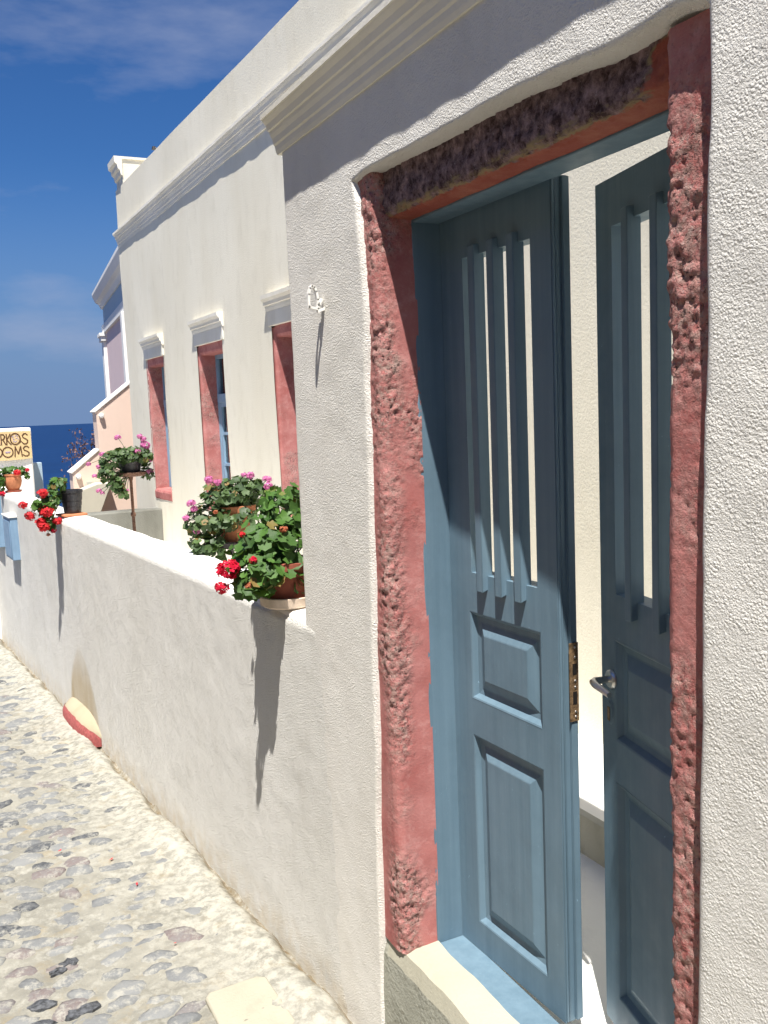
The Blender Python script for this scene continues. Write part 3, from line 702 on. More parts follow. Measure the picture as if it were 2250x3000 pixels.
# ================================================================== HOUSE
TB = math.tan(R(2.1))
def fx(y): return D + 1.2 - (y - 2.5) * TB
house = empty('house', (3.0, 5.0, 0.0)); tag(house, 'cream plastered house with three tall red framed windows and a parapet', 'house')
WN = [(8.385, 8.970), (6.700, 7.330), (5.050, 5.700)]; WZ0, WZ1 = 1.000, 2.322
yl_ = sorted(set([round(v, 4) for v in list(np.linspace(-2.5, 9.75, 62)) + [k for p in WN for k in p]])); zl_ = sorted(set([round(v, 4) for v in list(np.linspace(-.3, 4.06, 34)) + [WZ0, WZ1]]))
A, B = np.meshgrid(yl_, zl_, indexing='ij'); q3 = np.stack([A * 0, A, B], -1).reshape(-1, 3)
X = D + 1.2 - (A - 2.5) * TB + (fbm(q3, .9, 3, 101) * .012).reshape(A.shape)
ac = (A[:-1, :-1] + A[1:, 1:]) / 2; bc = (B[:-1, :-1] + B[1:, 1:]) / 2; keep = np.ones(ac.shape, bool)
for (p, q) in WN: keep &= ~((ac > p) & (ac < q) & (bc > WZ0) & (bc < WZ1))
grid_mesh('wall', np.stack([X, A, B], -1), keep, m_house, house)
# the rest of the shell: parapet top, roof, far gable, back
mb = MB(); f0, f1 = fx(-2.5) + .018, fx(9.75) + .018
mb.add([(f0, -2.5, 4.057), (f1, 9.75, 4.057), (f1 + .22, 9.75, 4.055), (f0 + .22, -2.5, 4.055), (f0 + .22, -2.5, 3.8), (f1 + .22, 9.75, 3.8), (7, 9.75, 3.8), (7, -2.5, 3.8), (7, -2.5, -.3), (7, 9.75, -.3), (f0, -2.5, -.3), (f1, 9.75, -.3)],
       [(0, 1, 2, 3), (3, 2, 5, 4), (4, 5, 6, 7), (7, 6, 9, 8), (1, 11, 9, 6, 5, 2), (0, 3, 4, 7, 8, 10)])
mb.build('roof', m_house, house)
mb = MB(); mb.box(fx(9.6) + .012, 6.9, 9.44, 9.752, 4.0, 4.30); mb.build('gable_parapet', m_house, house)
cp = [(fx(9.6) + dx, z) for dx, z in [(.012, 4.14), (-.005, 4.15), (-.012, 4.19), (-.032, 4.21), (-.038, 4.245), (-.060, 4.262), (-.064, 4.322), (.34, 4.322), (.34, 4.30), (.013, 4.30)]]
mb = MB(); mb.prism(cp, 'y', 9.425, 9.765); mb.build('parapet_cap', m_trim, house)
sweep_y(cornice_prof(.055, 3.505, 3.655), np.linspace(-2.5, 9.765, 150), fx, lambda y: float(np.interp(y, [3, 9.75], [.05, -.01])), 'cornice', m_trim, house, 5, .005)
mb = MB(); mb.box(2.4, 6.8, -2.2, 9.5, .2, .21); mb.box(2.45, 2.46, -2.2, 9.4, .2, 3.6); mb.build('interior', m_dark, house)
def window(y0, y1, k, label):
    d_in = .135
    xf = lambda y: fx(y)
    seed = 200 + 31 * k
    # far (left) jamb whose reveal shows, near jamb, lintel and sill: one red surround with relief
    fl = (xf(y1) + .006, y1)
    rf = lambda c: (lambda U, T: np.clip(.35 + 1.3 * rnd(np.stack([U[..., 0], U[..., 1], T], -1), 9, seed) - np.hypot(U[..., 0] - c[0], U[..., 1] - c[1]) * 2.5, .03, .9))
    root = rough_sweep('window', [(fl[0] - .003, y1 + .035), (fl[0], y1 + .012), (fl[0] + .002, y1 - .004), (fl[0] + .012, y1 - .014), (fl[0] + d_in + .02, y1 - .016)], 'z', WZ0 + .06, WZ1 - .01, .012, m_red, house, rf((fl[0] + .05, y1)), seed)
    root['label'] = label
    fr = (xf(y0) + .006, y0)
    rough_sweep('jamb', [(fr[0] + d_in + .02, y0 + .016), (fr[0] + .012, y0 + .014), (fr[0] + .002, y0 + .004), (fr[0] - .003, y0 - .03)], 'z', WZ0 + .06, WZ1 - .01, .014, m_red, root, rf(fr), seed + 3)
    def strip(name, prof, mat, za=0):
        ys2 = np.linspace(y0 - .0, y1 + .0, 24); return sweep_y(prof, ys2, xf, lambda y: 0, name, mat, root, seed + 5, .006)
    strip('head', [(.012, 2.335), (.014, 2.262), (.022, 2.246), (.05, 2.243), (.15, 2.243), (.15, 2.335)], m_red)
    strip('sill', [(.15, .98), (.004, .985), (-.004, 1.0), (-.006, 1.055), (.004, 1.075), (.06, 1.082), (.15, 1.085)], m_red)
    # hood mould
    h0, h1 = y0 - .055, y1 + .055
    mb = MB(); mb.prism([(.02, 2.318), (-.014, 2.318), (-.016, 2.412), (.02, 2.415)], 'y', h0 + .012, h1 - .012); mb.v = [(xf(p[1]) + p[0], p[1], p[2]) for p in mb.v]; mb.build('lintel_block', m_trim, root, bevel=.003)
    mb = MB(); mb.prism([(.02, 2.410), (-.016, 2.412), (-.022, 2.430), (-.024, 2.446), (-.034, 2.450), (-.037, 2.470), (-.050, 2.484), (-.054, 2.488), (-.055, 2.512), (.02, 2.520)], 'y', h0, h1)
    mb.v = [(xf(p[1]) + p[0], p[1], p[2]) for p in mb.v]; mb.build('hood', m_trim, root)
    # joinery
    f = lambda x, y, z: (xf(y) + x, y, z)
    a, b, zA, zB = y0 + .012, y1 - .012, 1.085, 2.245; di = d_in
    mb = MB(); mb.box(di, di + .05, a, a + .035, zA, zB, fn=f); mb.box(di, di + .05, b - .035, b, zA, zB, fn=f); mb.box(di, di + .049, a + .035, b - .035, zB - .035, zB, fn=f); mb.box(di, di + .049, a + .035, b - .035, zA, zA + .03, fn=f)
    mb.build('frame', m_winblue, root, bevel=.003)
    mb = MB(); mb.box(di - .012, di + .05, a + .034, b - .034, 1.862, 1.930, fn=f); mb.build('transom', m_winblue, root, bevel=.003)
    mid = (a + b) / 2
    for (u0, u1) in ((a + .036, mid - .001), (mid + .001, b - .036)):
        mb = MB(); mb.box(di + .004, di + .04, u0, u0 + .034, zA + .03, 1.862, fn=f); mb.box(di + .004, di + .04, u1 - .034, u1, zA + .03, 1.862, fn=f)
        mb.box(di + .005, di + .039, u0 + .034, u1 - .034, zA + .03, zA + .075, fn=f); mb.box(di + .005, di + .039, u0 + .034, u1 - .034, 1.826, 1.862, fn=f)
        sash = mb.build('sash', m_winblue, root)
        for zz in (1.362, 1.612):
            mb = MB(); mb.box(di + .008, di + .036, u0 + .034, u1 - .034, zz - .011, zz + .011, fn=f); mb.build('muntin', m_winblue, root)
        for (q0, q1) in ((zA + .075, 1.351), (1.373, 1.601), (1.623, 1.826)):
            mb = MB(); mb.box(di + .022, di + .026, u0 + .034, u1 - .034, q0, q1, fn=f); mb.build('pane', m_glass, root)
    mb = MB(); mb.box(di + .022, di + .026, a + .035, b - .035, 1.930, zB - .035, fn=f); mb.build('pane', m_glass, root)
window(*WN[0], 0, 'farthest red framed window, above the tall plant stand')
window(*WN[1], 1, 'middle red framed window with blue sashes')
window(*WN[2], 2, 'red framed window partly hidden by the gateway')
# little dark lamp bracket on the parapet
mb = MB(); px = fx(8.45) + .10
mb.tube([(px, 8.45, 4.05), (px, 8.45, 4.13), (px - .02, 8.47, 4.155)], .011, 8); mb.lathe([(0, .03), (.016, .025), (.022, 0), (0, -.002)], (px - .03, 8.48, 4.145), 12)
tag(mb.build('roof_bracket', m_iron, None), 'tiny dark bracket sticking up from the house parapet', 'bracket')

# courtyard between the low wall, gate and house
mb = MB(); mb.add([(.70, -1.6, .33), (2.4, -1.6, .33), (2.4, 8.85, .33), (.55, 8.85, .33), (.70, -1.6, -.3), (2.4, -1.6, -.3), (2.4, 8.85, -.3), (.55, 8.85, -.3)], [(0, 1, 2, 3), (0, 4, 5, 1), (1, 5, 6, 2), (2, 6, 7, 3), (3, 7, 4, 0)])
mb.v = [(1.07 if (p[0] < .8 and p[1] < 0) else p[0], p[1], p[2]) for p in mb.v]
mb2 = MB(); mb2.add([(1.075, -1.6, .332), (2.5, -1.6, .332), (2.5, 8.85, .332), (.70, 8.85, .332), (1.06, 2.5, .332)], [(0, 1, 2, 3, 4)])
struct(mb2.build('courtyard_floor', m_white))
m_riser = plaster('dirty_riser', (0.60, 0.58, 0.50), (0.30, 0.28, 0.21), 0.5, 50, 1.0)
ben = MB(); ben.prism([(1.735, .30), (1.730, .462), (1.742, .474), (2.5, .478), (2.5, .30)], 'y', -1.6, 8.85)
cs = ben.build('courtyard_step', m_white, None); cs.data.materials.append(m_riser)
for p in cs.data.polygons:
    if abs(p.normal.x) > .7: p.material_index = 1
tag(cs, 'white step along the foot of the house seen through the open door', 'step')
mb = MB(); mb.box(.62, 1.97, 8.78, 9.02, -.2, .895); tw = mb.build('terrace_end_wall', m_conc, None, bevel=.012)
tag(tw, 'stained grey concrete wall end behind the tall plant stand', 'wall')

# ================================================================== FAR THINGS
# peach stair wall
pw = empty('stair_wall', (1.7, 10.6, 0)); tag(pw, 'peach stepped stair wall with white coping at the far end of the house', 'wall')
out = [(1.385, -1.2), (1.376, 1.190), (1.682, 1.428), (1.676, 1.853), (2.60, 2.55), (3.4, 2.55), (3.4, -1.2)]
mb = MB(); mb.prism(out, 'y', 10.6, 10.86); mb.build('wall', m_peach, pw)
def cope(p, q, nm='coping'):
    d = Vector((q[0] - p[0], q[1] - p[1])).normalized(); nn = Vector((-d.y, d.x)) * .022
    mb = MB(); mb.prism([p, q, (q[0] + nn.x, q[1] + nn.y), (p[0] + nn.x, p[1] + nn.y)], 'y', 10.585, 10.875); mb.build(nm, m_white, pw, bevel=.005)
cope((1.366, 1.184), (1.682, 1.430)); cope((1.662, 1.846), (2.60, 2.556))
for (x, z) in ((1.728, 1.812), (1.436, 1.150)):
    mb = MB(); mb.lathe([(0, .05), (.022, .045), (.03, .02), (.026, 0), (0, -.004)], (0, 0, 0), 16); mb.v = [(x + p[0], 10.597 - p[2], z + p[1]) for p in mb.v]; mb.build('wall_lamp', m_white, pw, smooth='auto')
mb = MB(); mb.box(1.515, 1.575, 10.585, 10.6, .93, 1.09); mb.build('vent', m_vent, pw, bevel=.004)
mb = MB(); mb.prism([(1.39, -1), (1.39, 1.005), (1.60, 1.075), (1.76, 1.075), (1.70, .95), (1.60, .72), (1.56, -1)], 'y', 10.36, 10.584); mb.build('stair_flank', m_cream, pw, bevel=.01)

# pink and blue house behind it
ph = empty('far_house', (2.6, 13.5, 0)); tag(ph, 'pink and pale blue house with white cornice, beyond the peach stair wall', 'house')
ang = R(4.8); c0 = Vector((2.59, 15.0, 0)); du = Vector((-math.sin(ang), -math.cos(ang), 0)); dn = Vector((-math.cos(ang), math.sin(ang), 0))
def G(u, wv, z): p = c0 + du * u + dn * wv; return (p.x, p.y, z)
def gbox(name, u0, u1, w0, w1, z0, z1, mat, bevel=.004):
    mb = MB(); mb.box(u0, u1, w0, w1, z0, z1, fn=G); return mb.build(name, mat, ph, bevel=bevel)
gbox('wall', 0, 4.2, -4, 0, -2, 3.10, m_pink); gbox('string_course', -.03, 4.2, -4, .035, 3.10, 3.235, m_white); gbox('frieze', 0, 4.2, -4, 0, 3.235, 3.505, m_blueband)
mb = MB(); mb.prism([(-.2, 3.500), (.02, 3.500), (.045, 3.56), (.06, 3.575), (.10, 3.60), (.125, 3.66), (.14, 3.70), (.14, 3.74), (-.2, 3.75)], 'y', -.10, 4.2)
mb.v = [G(p[1], p[0], p[2]) for p in mb.v]; mb.build('cornice', m_white, ph)
gbox('pilaster', -.03, .26, -.02, .05, -2, 2.98, m_white); gbox('capital', -.06, .30, -.02, .085, 2.98, 3.05, m_white); gbox('capital', -.08, .32, -.02, .105, 3.05, 3.10, m_white)
gbox('pilaster', 3.0, 3.22, -.02, .06, -2, 3.098, m_white)
# dry shrub
bush = empty('dry_shrub', (1.95, 11.3, .9)); tag(bush, 'dry brown leafless shrub behind the peach wall', 'shrub')
rb = random.Random(5); br = MB(); lf = MB()
def twig(p, d, L, r, dep):
    pts = [p]; q = Vector(p)
    for k in range(4):
        d = (d + Vector((rb.gauss(0, .22), rb.gauss(0, .22), rb.gauss(0, .16)))).normalized(); q = q + d * L / 4; pts.append(q.copy())
    br.tube(pts, [r * (1 - .16 * k) for k in range(5)], 5)
    if dep < 3:
        for k in range(3): twig(pts[rb.randrange(2, 5)], (d + Vector((rb.gauss(0, .5), rb.gauss(0, .4), rb.gauss(0, .5)))).normalized(), L * .62, r * .6, dep + 1)
    for k in range(3 if dep > 0 else 0):
        c = pts[rb.randrange(1, 5)] + Vector((rb.gauss(0, .02), rb.gauss(0, .02), rb.gauss(0, .02))); a = Vector((rb.gauss(0, 1), rb.gauss(0, 1), rb.gauss(0, 1))).normalized() * .017; b = a.cross(Vector((rb.gauss(0, 1), rb.gauss(0, 1), 1))).normalized() * .010
        lf.add([c - a, c - b, c + a, c + b], [(0, 1, 2, 3)])
for k in range(5): twig(Vector((1.97, 11.3, 1.15)), Vector((-.45 - .2 * k, rb.gauss(0, .15), 1.0 - .10 * k)).normalized(), .34, .010, 0)
br.build('branches', m_twig, bush); o = lf.build('leaves', m_dryleaf, bush); o['kind'] = 'stuff'

# sign pillar and its sign
pil = MB(); P = []
pil.prism([(.12, -.5), (.12, 1.716), (.838, 1.722), (.834, 1.50), (.826, -.5)], 'y', 9.03, 9.46)
tag(pil.build('sign_pillar', m_white, None, bevel=.018, seg=3), 'white plastered pillar that carries the yellow sign', 'pillar')
mb = MB(); mb.box(.86, .955, 9.50, 9.60, -.6, 1.375); tag(mb.build('gate_post', m_paleblue, None, bevel=.005), 'pale blue post beside the white sign pillar', 'post')
sg = empty('rooms_sign', (.60, 9.0, 1.44)); tag(sg, 'yellow rooms sign with brown hand drawn letters on the white pillar', 'sign')
nx = 14; V = []
for k in range(nx):
    x = .375 + (.828 - .375) * k / (nx - 1); sag = .010 * math.sin(math.pi * k / (nx - 1)); yb = 9.012 - .012 * math.sin(math.pi * k / (nx - 1))
    for (yy, z) in ((yb, 1.440 - sag), (yb, 1.690), (yb + .016, 1.690), (yb + .016, 1.440 - sag)): V.append((x, yy, z))
F = [(k * 4 + j, k * 4 + (j + 1) % 4, (k + 1) * 4 + (j + 1) % 4, (k + 1) * 4 + j) for k in range(nx - 1) for j in range(4)] + [(0, 1, 2, 3), tuple((nx - 1) * 4 + j for j in (3, 2, 1, 0))]
mb = MB(); mb.add(V, F); mb.build('board', m_board, sg, smooth='auto')
ink = MB()
def ysign(x): return 9.012 - .012 * math.sin(math.pi * (x - .375) / .453) - .0025
def stroke(mb, pts, t):
    for p, q in zip(pts[:-1], pts[1:]):
        d = Vector((q[0] - p[0], q[1] - p[1]))
        if d.length < 1e-6: continue
        d.normalize(); nn = Vector((-d.y, d.x)) * t / 2; e = d * t * .3
        L = [(p[0] - e.x - nn.x, p[1] - e.y - nn.y), (q[0] + e.x - nn.x, q[1] + e.y - nn.y), (q[0] + e.x + nn.x, q[1] + e.y + nn.y), (p[0] - e.x + nn.x, p[1] - e.y + nn.y)]
        mb.add([(x, ysign(x), z) for x, z in L] + [(x, ysign(x) + .004, z) for x, z in L], [(3, 2, 1, 0), (0, 1, 5, 4), (1, 2, 6, 5), (2, 3, 7, 6), (3, 0, 4, 7)])
def circ(cx, cz, rx, rz, a0, a1, n=22): return [(cx + rx * math.cos(R(a0 + (a1 - a0) * k / n)), cz + rz * math.sin(R(a0 + (a1 - a0) * k / n))) for k in range(n + 1)]
GL = {'M': [[(0, 0), (.12, 1), (.5, .25), (.88, 1), (1, 0)]], 'A': [[(0, 0), (.5, 1), (1, 0)], [(.2, .35), (.8, .35)]],
      'R': [[(0, 0), (0, 1)], [(0, 1), (.55, .98), (.85, .78), (.55, .52), (0, .48)], [(.35, .5), (1, 0)]], 'K': [[(0, 0), (0, 1)], [(.9, 1), (.05, .45), (1, 0)]],
      'S': [[(.95, .86), (.70, 1.0), (.35, .98), (.08, .80), (.20, .62), (.60, .50), (.95, .34), (.90, .12), (.60, 0), (.25, .02), (.0, .16)]]}
def glyph(ch, x0, x1, z0, z1, t=.0095):
    for s_ in GL[ch]: stroke(ink, [(x0 + (x1 - x0) * a, z0 + (z1 - z0) * b) for a, b in s_], t)
z0, z1 = 1.573, 1.668
glyph('M', .400, .468, z0, z1); glyph('A', .486, .560, z0, z1); glyph('R', .574, .612, z0, z1); glyph('K', .620, .656, z0, z1)
stroke(ink, circ(.694, 1.622, .042, .050, 0, 360), .0105); stroke(ink, [(.720, 1.585), (.745, 1.60)], .009); glyph('S', .752, .802, z0, z1)
z0, z1 = 1.462, 1.552
glyph('R', .425, .480, z0, z1); stroke(ink, circ(.530, 1.505, .044, .046, 0, 360), .0095); stroke(ink, circ(.622, 1.505, .044, .046, 0, 360), .0095)
glyph('M', .680, .742, z0, z1); glyph('S', .752, .806, z0, z1)
ink.build('lettering', m_ink, sg)
sk = MB()
for s_ in ([(.668, 1.642), (.676, 1.648), (.684, 1.640)], [(.694, 1.650), (.706, 1.655), (.716, 1.644)], [(.672, 1.628), (.686, 1.622), (.680, 1.608)], [(.700, 1.632), (.716, 1.628), (.722, 1.616)], [(.676, 1.600), (.692, 1.594), (.706, 1.602)], [(.600, 1.508), (.645, 1.509)], [(.604, 1.499), (.640, 1.500)], [(.508, 1.507), (.552, 1.508)]):
    stroke(sk, s_, .0042)
sk.build('sketch', m_lilac, sg)['kind'] = 'stuff'

# ================================================================== PLANTS
def leaf_mesh(name, mat, seed, lob=7):
    r = random.Random(seed); n = 14; V = [(0, 0, 0)]
    for k in range(n):
        a = 2 * math.pi * k / n + math.pi; rad = 1.0 + .10 * math.cos(lob * a)
        if k == 0: rad = .25
        V.append((rad * math.cos(a), rad * math.sin(a) * 1.05, .22 * rad * rad * (1 + .35 * math.cos(3 * a + seed)) + r.uniform(-.05, .05)))
    me = bpy.data.meshes.new(name); me.from_pydata(V, [], [(0, 1 + k, 1 + (k + 1) % n) for k in range(n)]); me.update(); me.materials.append(mat)
    me.polygons.foreach_set('use_smooth', [True] * n); return me
LEAF = {'lush': [leaf_mesh('leaf', m_leaf, k) for k in range(4)], 'ivy': [leaf_mesh('leaf', m_leafdull, 10 + k, 5) for k in range(4)]}
def flower_mesh(mat, seed, nf=40):
    r = random.Random(seed); mb = MB()
    for k in range(nf):
        d = Vector((r.gauss(0, 1), r.gauss(0, 1), r.gauss(.25, .8))).normalized(); c = d * r.uniform(.62, .95)
        a = d.cross(Vector((.3, .2, 1))).normalized(); b = d.cross(a)
        for j in range(5):
            t = 2 * math.pi * j / 5 + r.random(); e = a * math.cos(t) + b * math.sin(t); f_ = d.cross(e)
            L = r.uniform(.36, .50); lift = d * r.uniform(-.06, .16)
            mb.add([c, c + e * L * .6 - f_ * L * .38 + lift * .6, c + e * L + lift, c + e * L * .6 + f_ * L * .38 + lift * .6], [(0, 1, 2, 3)])
    me = bpy.data.meshes.new('flower_head'); me.from_pydata(mb.v, [], mb.f); me.update(); me.materials.append(mat); return me
FL = {k: [flower_mesh(m, 3 * i + j) for j in range(3)] for i, (k, m) in enumerate((('red', m_pred), ('scarlet', m_pscar), ('pink', m_ppink), ('dry', m_pdry)))}
def plant(name, label, base, blobs, kind, leaf_r, flowers, seed, stems_mat=None, group=None):
    """blobs: (centre, radii, number of leaves); every leaf is its own piece up to 300"""
    e = empty(name, base); tag(e, label, 'plant', group); r = random.Random(seed); cnt = 0; rest = MB()
    st = MB(); off = Vector(base)
    for (c, rad, n) in blobs:
        c = Vector(c)
        for k in range(n):
            d = Vector((r.gauss(0, 1), r.gauss(0, 1), r.gauss(.1, 1))).normalized(); q = r.uniform(.35, 1) ** .55
            p = c + Vector((d.x * rad[0], d.y * rad[1], d.z * rad[2])) * q
            nrm = (d * .9 + Vector((-.15, -.25, .75)) + Vector((r.gauss(0, .4), r.gauss(0, .4), r.gauss(0, .4)))).normalized()
            s_ = leaf_r * r.choice((.55, .75, .9, 1.0, 1.15)) * (1.1 - .25 * q)
            M_ = Matrix.Translation(p) @ nrm.to_track_quat('Z', 'Y').to_matrix().to_4x4() @ Matrix.Rotation(r.uniform(0, 6.28), 4, 'Z') @ Matrix.Scale(s_, 4)
            me = LEAF[kind][r.randrange(4)]
            if cnt < 298:
                o = bpy.data.objects.new('leaf', me); COL.objects.link(o); o.parent = e; o.matrix_parent_inverse = Matrix.Translation(-off); o.matrix_basis = M_; cnt += 1
            else:
                rest.add([M_ @ v.co for v in me.vertices], [tuple(f_.vertices) for f_ in me.polygons])
            if r.random() < .22: st.tube([off + Vector((r.gauss(0, .015), r.gauss(0, .015), .0)), (off + p) / 2 + Vector((0, 0, .02)), p], .0022, 5, False)
    for (p, s_, kd) in flowers:
        o = bpy.data.objects.new('flower_head', FL[kd][r.randrange(3)]); COL.objects.link(o); o.parent = e; o.matrix_parent_inverse = Matrix.Translation(-off)
        o.matrix_basis = Matrix.Translation(p) @ Matrix.Rotation(r.uniform(0, 6), 4, 'Z') @ Matrix.Diagonal((s_, s_, s_ * .85, 1))
        near_b = min(blobs, key=lambda b: (Vector(b[0]) - Vector(p)).length); st.tube([Vector(near_b[0]), (Vector(near_b[0]) + Vector(p)) / 2 + Vector((0, 0, .015)), Vector(p)], .002, 5, False)
    if st.v: st.build('stems', m_leafdull, e)
    if rest.v: o = rest.build('leaves', LEAF[kind][0].materials[0], e, smooth=True); o['kind'] = 'stuff'
    return e
def pot(e, name, prof, c, mat, n=32):
    mb = MB(); mb.lathe(prof, c, n); return mb.build(name, mat, e, smooth='auto')

# 1 lush red geranium against the gateway
b0 = (.995, 2.735, 1.235)
e = plant('red_geranium', 'lush green red-flowered geranium in a clay pot on a cream saucer beside the gateway', b0,
      [((.950, 2.70, 1.235), (.10, .09, .07), 85), ((.865, 2.68, 1.275), (.085, .10, .075), 85), ((.93, 2.74, 1.345), (.115, .12, .085), 110), ((1.01, 2.78, 1.44), (.085, .10, .085), 75), ((.83, 2.66, 1.235), (.05, .06, .035), 22), ((1.02, 2.72, 1.30), (.10, .09, .10), 70)],
      'lush', .0255, [((.770, 2.655, 1.290), .037, 'red'), ((.748, 2.655, 1.238), .023, 'red'), ((.838, 2.62, 1.318), .014, 'red'), ((.822, 2.62, 1.240), .015, 'dry'), ((.822, 2.66, 1.392), .011, 'scarlet'), ((.955, 2.66, 1.395), .014, 'dry')], 11)
cz = float(ztop(2.73)) + .004
pot(e, 'saucer', [(0, 0), (.082, 0), (.092, .006), (.097, .034), (.092, .036), (.084, .012), (0, .010)], (.985, 2.725, cz), m_saucer)
pot(e, 'pot', [(0, .012), (.062, .012), (.070, .03), (.088, .12), (.097, .122), (.098, .145), (.086, .146), (.082, .125), (0, .12)], (.985, 2.725, cz), m_terrared)
# 2 pink ivy geranium on a black scrolled stand
b0 = (1.21, 4.02, 1.25)
e = plant('pink_geranium', 'bushy pink-flowered geranium in a clay pot on a low black scrolled stand', b0,
      [((1.232, 4.02, 1.405), (.13, .13, .075), 162), ((1.06, 3.98, 1.29), (.085, .10, .085), 108), ((1.325, 4.05, 1.37), (.075, .10, .08), 81), ((1.145, 4.0, 1.40), (.09, .10, .06), 81), ((1.045, 3.96, 1.195), (.06, .07, .055), 54), ((1.18, 3.93, 1.30), (.11, .05, .05), 54), ((1.10, 3.95, 1.16), (.07, .05, .05), 35)],
      'ivy', .0225, [(p, s_, 'pink') for p, s_ in (((1.083, 3.95, 1.476), .021), ((1.120, 3.95, 1.462), .019), ((.998, 3.95, 1.377), .021), ((1.008, 3.95, 1.352), .018), ((.971, 3.95, 1.316), .017), ((1.016, 3.95, 1.253), .017), ((1.273, 3.95, 1.481), .021), ((1.25, 3.97, 1.485), .014), ((1.352, 3.95, 1.458), .022), ((1.350, 3.93, 1.428), .022), ((1.301, 3.90, 1.301), .013), ((1.340, 3.88, 1.292), .020))] + [((1.09, 3.90, 1.335), .012, 'dry')], 12)
pot(e, 'pot', [(0, 0), (.058, 0), (.066, .02), (.088, .135), (.098, .137), (.099, .162), (.086, .163), (.082, .14), (0, .135)], (1.21, 4.02, 1.185), m_terra)
sd = empty('plant_stand', (1.21, 4.02, .33)); tag(sd, 'low black wrought iron plant stand with curved legs behind the low wall', 'plant stand')
mb = MB(); mb.lathe([(0, -.004), (.125, -.004), (.140, .004), (.142, .020), (.134, .021), (.128, .006), (0, .004)], (1.21, 4.02, 1.168), 32); mb.build('dish', m_iron, sd, smooth='auto')
for k in range(4):
    a = math.pi / 4 + k * math.pi / 2 + .3; ca, sa = math.cos(a), math.sin(a); mb = MB()
    mb.tube([(1.21 + rr_ * ca, 4.02 + rr_ * sa, z) for rr_, z in [(.11, 1.165), (.075, 1.13), (.05, 1.08), (.06, 1.02), (.09, .95), (.10, .85), (.09, .6), (.12, .42), (.16, .334)]], .009, 8); mb.build('leg', m_iron, sd, smooth='auto')
# 3 pink geranium on the tall stand
b0 = (1.36, 7.22, 1.34)
e = plant('pink_geranium', 'straggly pink-flowered geranium on the tall thin stand under the farthest window', b0,
      [((1.345, 7.18, 1.490), (.13, .13, .060), 148), ((1.468, 7.2, 1.46), (.075, .10, .075), 94), ((1.20, 7.15, 1.455), (.085, .10, .07), 94), ((1.165, 7.12, 1.355), (.055, .07, .075), 54), ((1.225, 7.10, 1.265), (.06, .06, .075), 60), ((1.262, 7.08, 1.195), (.040, .05, .04), 21), ((1.49, 7.2, 1.33), (.045, .05, .045), 27)],
      'ivy', .026, [(p, s_, 'pink') for p, s_ in (((1.285, 7.2, 1.621), .027), ((1.452, 7.2, 1.623), .024), ((1.478, 7.2, 1.60), .026), ((1.488, 7.2, 1.551), .042), ((1.407, 7.12, 1.51), .030), ((1.162, 7.2, 1.498), .026), ((1.131, 7.2, 1.409), .024), ((1.057, 7.2, 1.432), .020), ((1.095, 7.2, 1.338), .022), ((1.522, 7.2, 1.442), .026), ((1.510, 7.2, 1.35), .028), ((1.117, 7.2, 1.225), .022), ((1.141, 7.2, 1.205), .018), ((1.31, 7.1, 1.22), .016))], 13)
pot(e, 'pot', [(0, 0), (.068, 0), (.075, .02), (.092, .12), (.098, .122), (.098, .135), (.086, .136), (.082, .122), (0, .118)], (1.365, 7.22, 1.335), m_blackpot)
sd = empty('plant_stand', (1.365, 7.22, .478)); tag(sd, 'tall thin rusty iron plant stand with round dish behind the low wall', 'plant stand')
mb = MB(); mb.lathe([(0, -.006), (.10, -.006), (.118, .004), (.120, .026), (.112, .027), (.106, .006), (0, .004)], (1.365, 7.22, 1.325), 32); mb.build('dish', m_rustiron, sd, smooth='auto')
mb = MB(); mb.tube([(1.365, 7.22, z) for z in (.34, .6, .9, 1.1, 1.28, 1.322)], [.017, .015, .013, .012, .012, .022], 10); mb.lathe([(.012, -.02), (.020, -.008), (.020, .008), (.012, .02)], (1.365, 7.22, 1.02), 12); mb.build('post', m_rustiron, sd, smooth='auto')
for k in range(3):
    a = k * 2.094 + .4; mb = MB(); mb.tube([(1.365 + r2 * math.cos(a), 7.22 + r2 * math.sin(a), z) for r2, z in [(.01, .46), (.06, .44), (.11, .39), (.14, .336)]], .010, 8); mb.build('leg', m_rustiron, sd, smooth='auto')
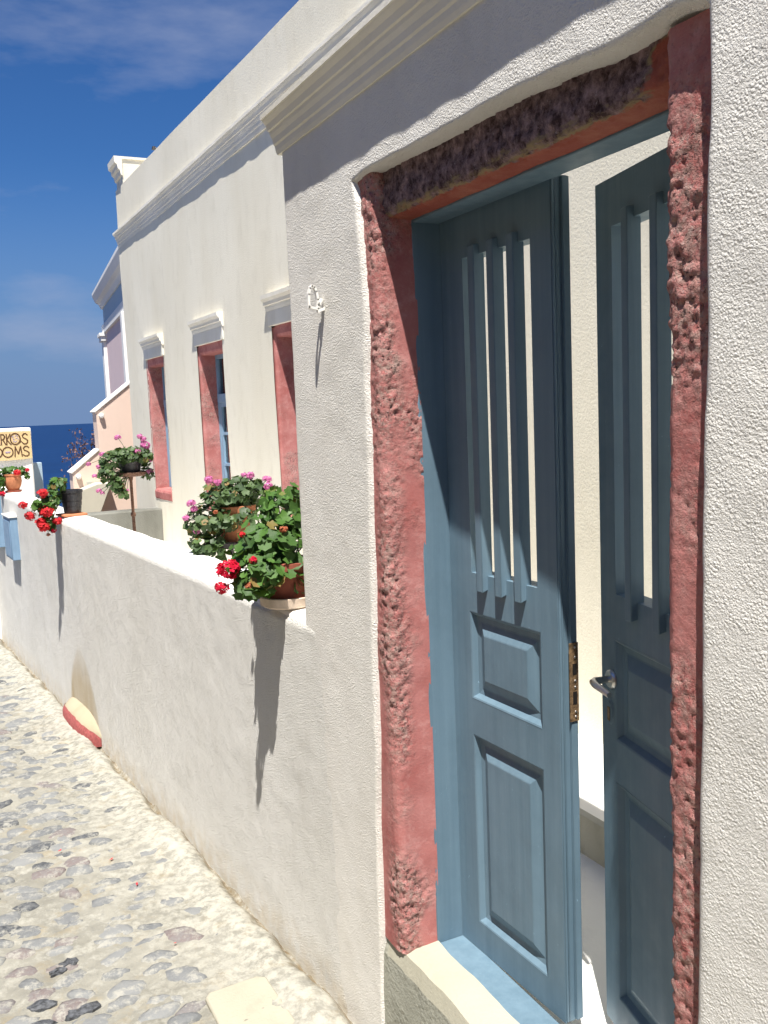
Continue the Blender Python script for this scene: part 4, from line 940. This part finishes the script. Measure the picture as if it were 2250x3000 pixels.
# 4 scarlet geranium in a black pot on a tile
zt_ = float(ztop(6.0)) + .004
b0 = (.735, 6.03, zt_ + .12)
e = plant('scarlet_geranium', 'scarlet geranium spilling over the low wall from a black plastic pot', b0,
      [((.685, 6.0, 1.372), (.058, .06, .040), 50), ((.640, 5.98, 1.290), (.055, .07, .06), 60), ((.605, 5.95, 1.235), (.055, .06, .05), 50), ((.600, 5.95, 1.14), (.05, .05, .05), 46), ((.545, 5.93, 1.262), (.03, .04, .03), 14)],
      'lush', .024, [((.583, 5.93, 1.327), 0.036, 'scarlet'), ((.472, 5.95, 1.262), 0.029, 'scarlet'), ((.506, 5.95, 1.192), 0.035, 'scarlet'), ((.596, 5.90, 1.216), 0.044, 'scarlet'), ((.561, 5.92, 1.152), 0.034, 'scarlet'), ((.574, 5.90, 1.122), 0.038, 'scarlet'), ((.659, 5.92, 1.151), 0.030, 'scarlet'), ((.632, 5.93, 1.094), 0.020, 'red'), ((.60, 5.93, 1.07), .014, 'dry')], 14)
pot(e, 'pot', [(0, .0), (.050, .0), (.053, .012), (.056, .045), (.058, .046), (.0605, .080), (.0625, .081), (.066, .128), (.070, .130), (.070, .146), (.063, .147), (.060, .128), (0, .126)], (.765, 6.02, zt_ + .014), m_blackpot)
mb = MB(); mb.lathe([(0, .012), (.03, .010), (.058, 0)], (.765, 6.02, zt_ + .145), 14); mb.build('soil', m_soil, e, smooth=True)
mb = MB(); c_, s2 = math.cos(.2), math.sin(.2); mb.box(-.075, .075, -.08, .08, 0, .013, fn=lambda x, y, z: (.755 + x * c_ - y * s2, 6.01 + x * s2 + y * c_, zt_ + z)); mb.build('tile', m_terra, e, bevel=.003)
# 5 geranium in the round clay pot at the far end of the wall
zt_ = float(ztop(8.3)) + .004
b0 = (.585, 8.3, zt_ + .12)
e = plant('red_geranium', 'red geranium in a rounded orange clay pot at the far end of the low wall', b0,
      [((.58, 8.3, 1.375), (.07, .06, .02), 34), ((.665, 8.3, 1.362), (.05, .05, .030), 30), ((.500, 8.27, 1.32), (.035, .06, .075), 46), ((.698, 8.28, 1.322), (.022, .03, .025), 12), ((.49, 8.25, 1.22), (.03, .05, .05), 24)],
      'lush', .024, [((.625, 8.22, 1.352), .032, 'scarlet'), ((.71, 8.25, 1.367), .020, 'red'), ((.497, 8.2, 1.185), .026, 'red')], 15)
pot(e, 'pot', [(0, 0), (.046, 0), (.050, .008), (.066, .04), (.073, .075), (.071, .105), (.066, .118), (.073, .122), (.074, .136), (.064, .137), (.060, .12), (0, .118)], (.592, 8.3, zt_ + .016), m_terra)
pot(e, 'saucer', [(0, 0), (.062, 0), (.070, .014), (.064, .015), (0, .010)], (.592, 8.3, zt_), m_terrared)
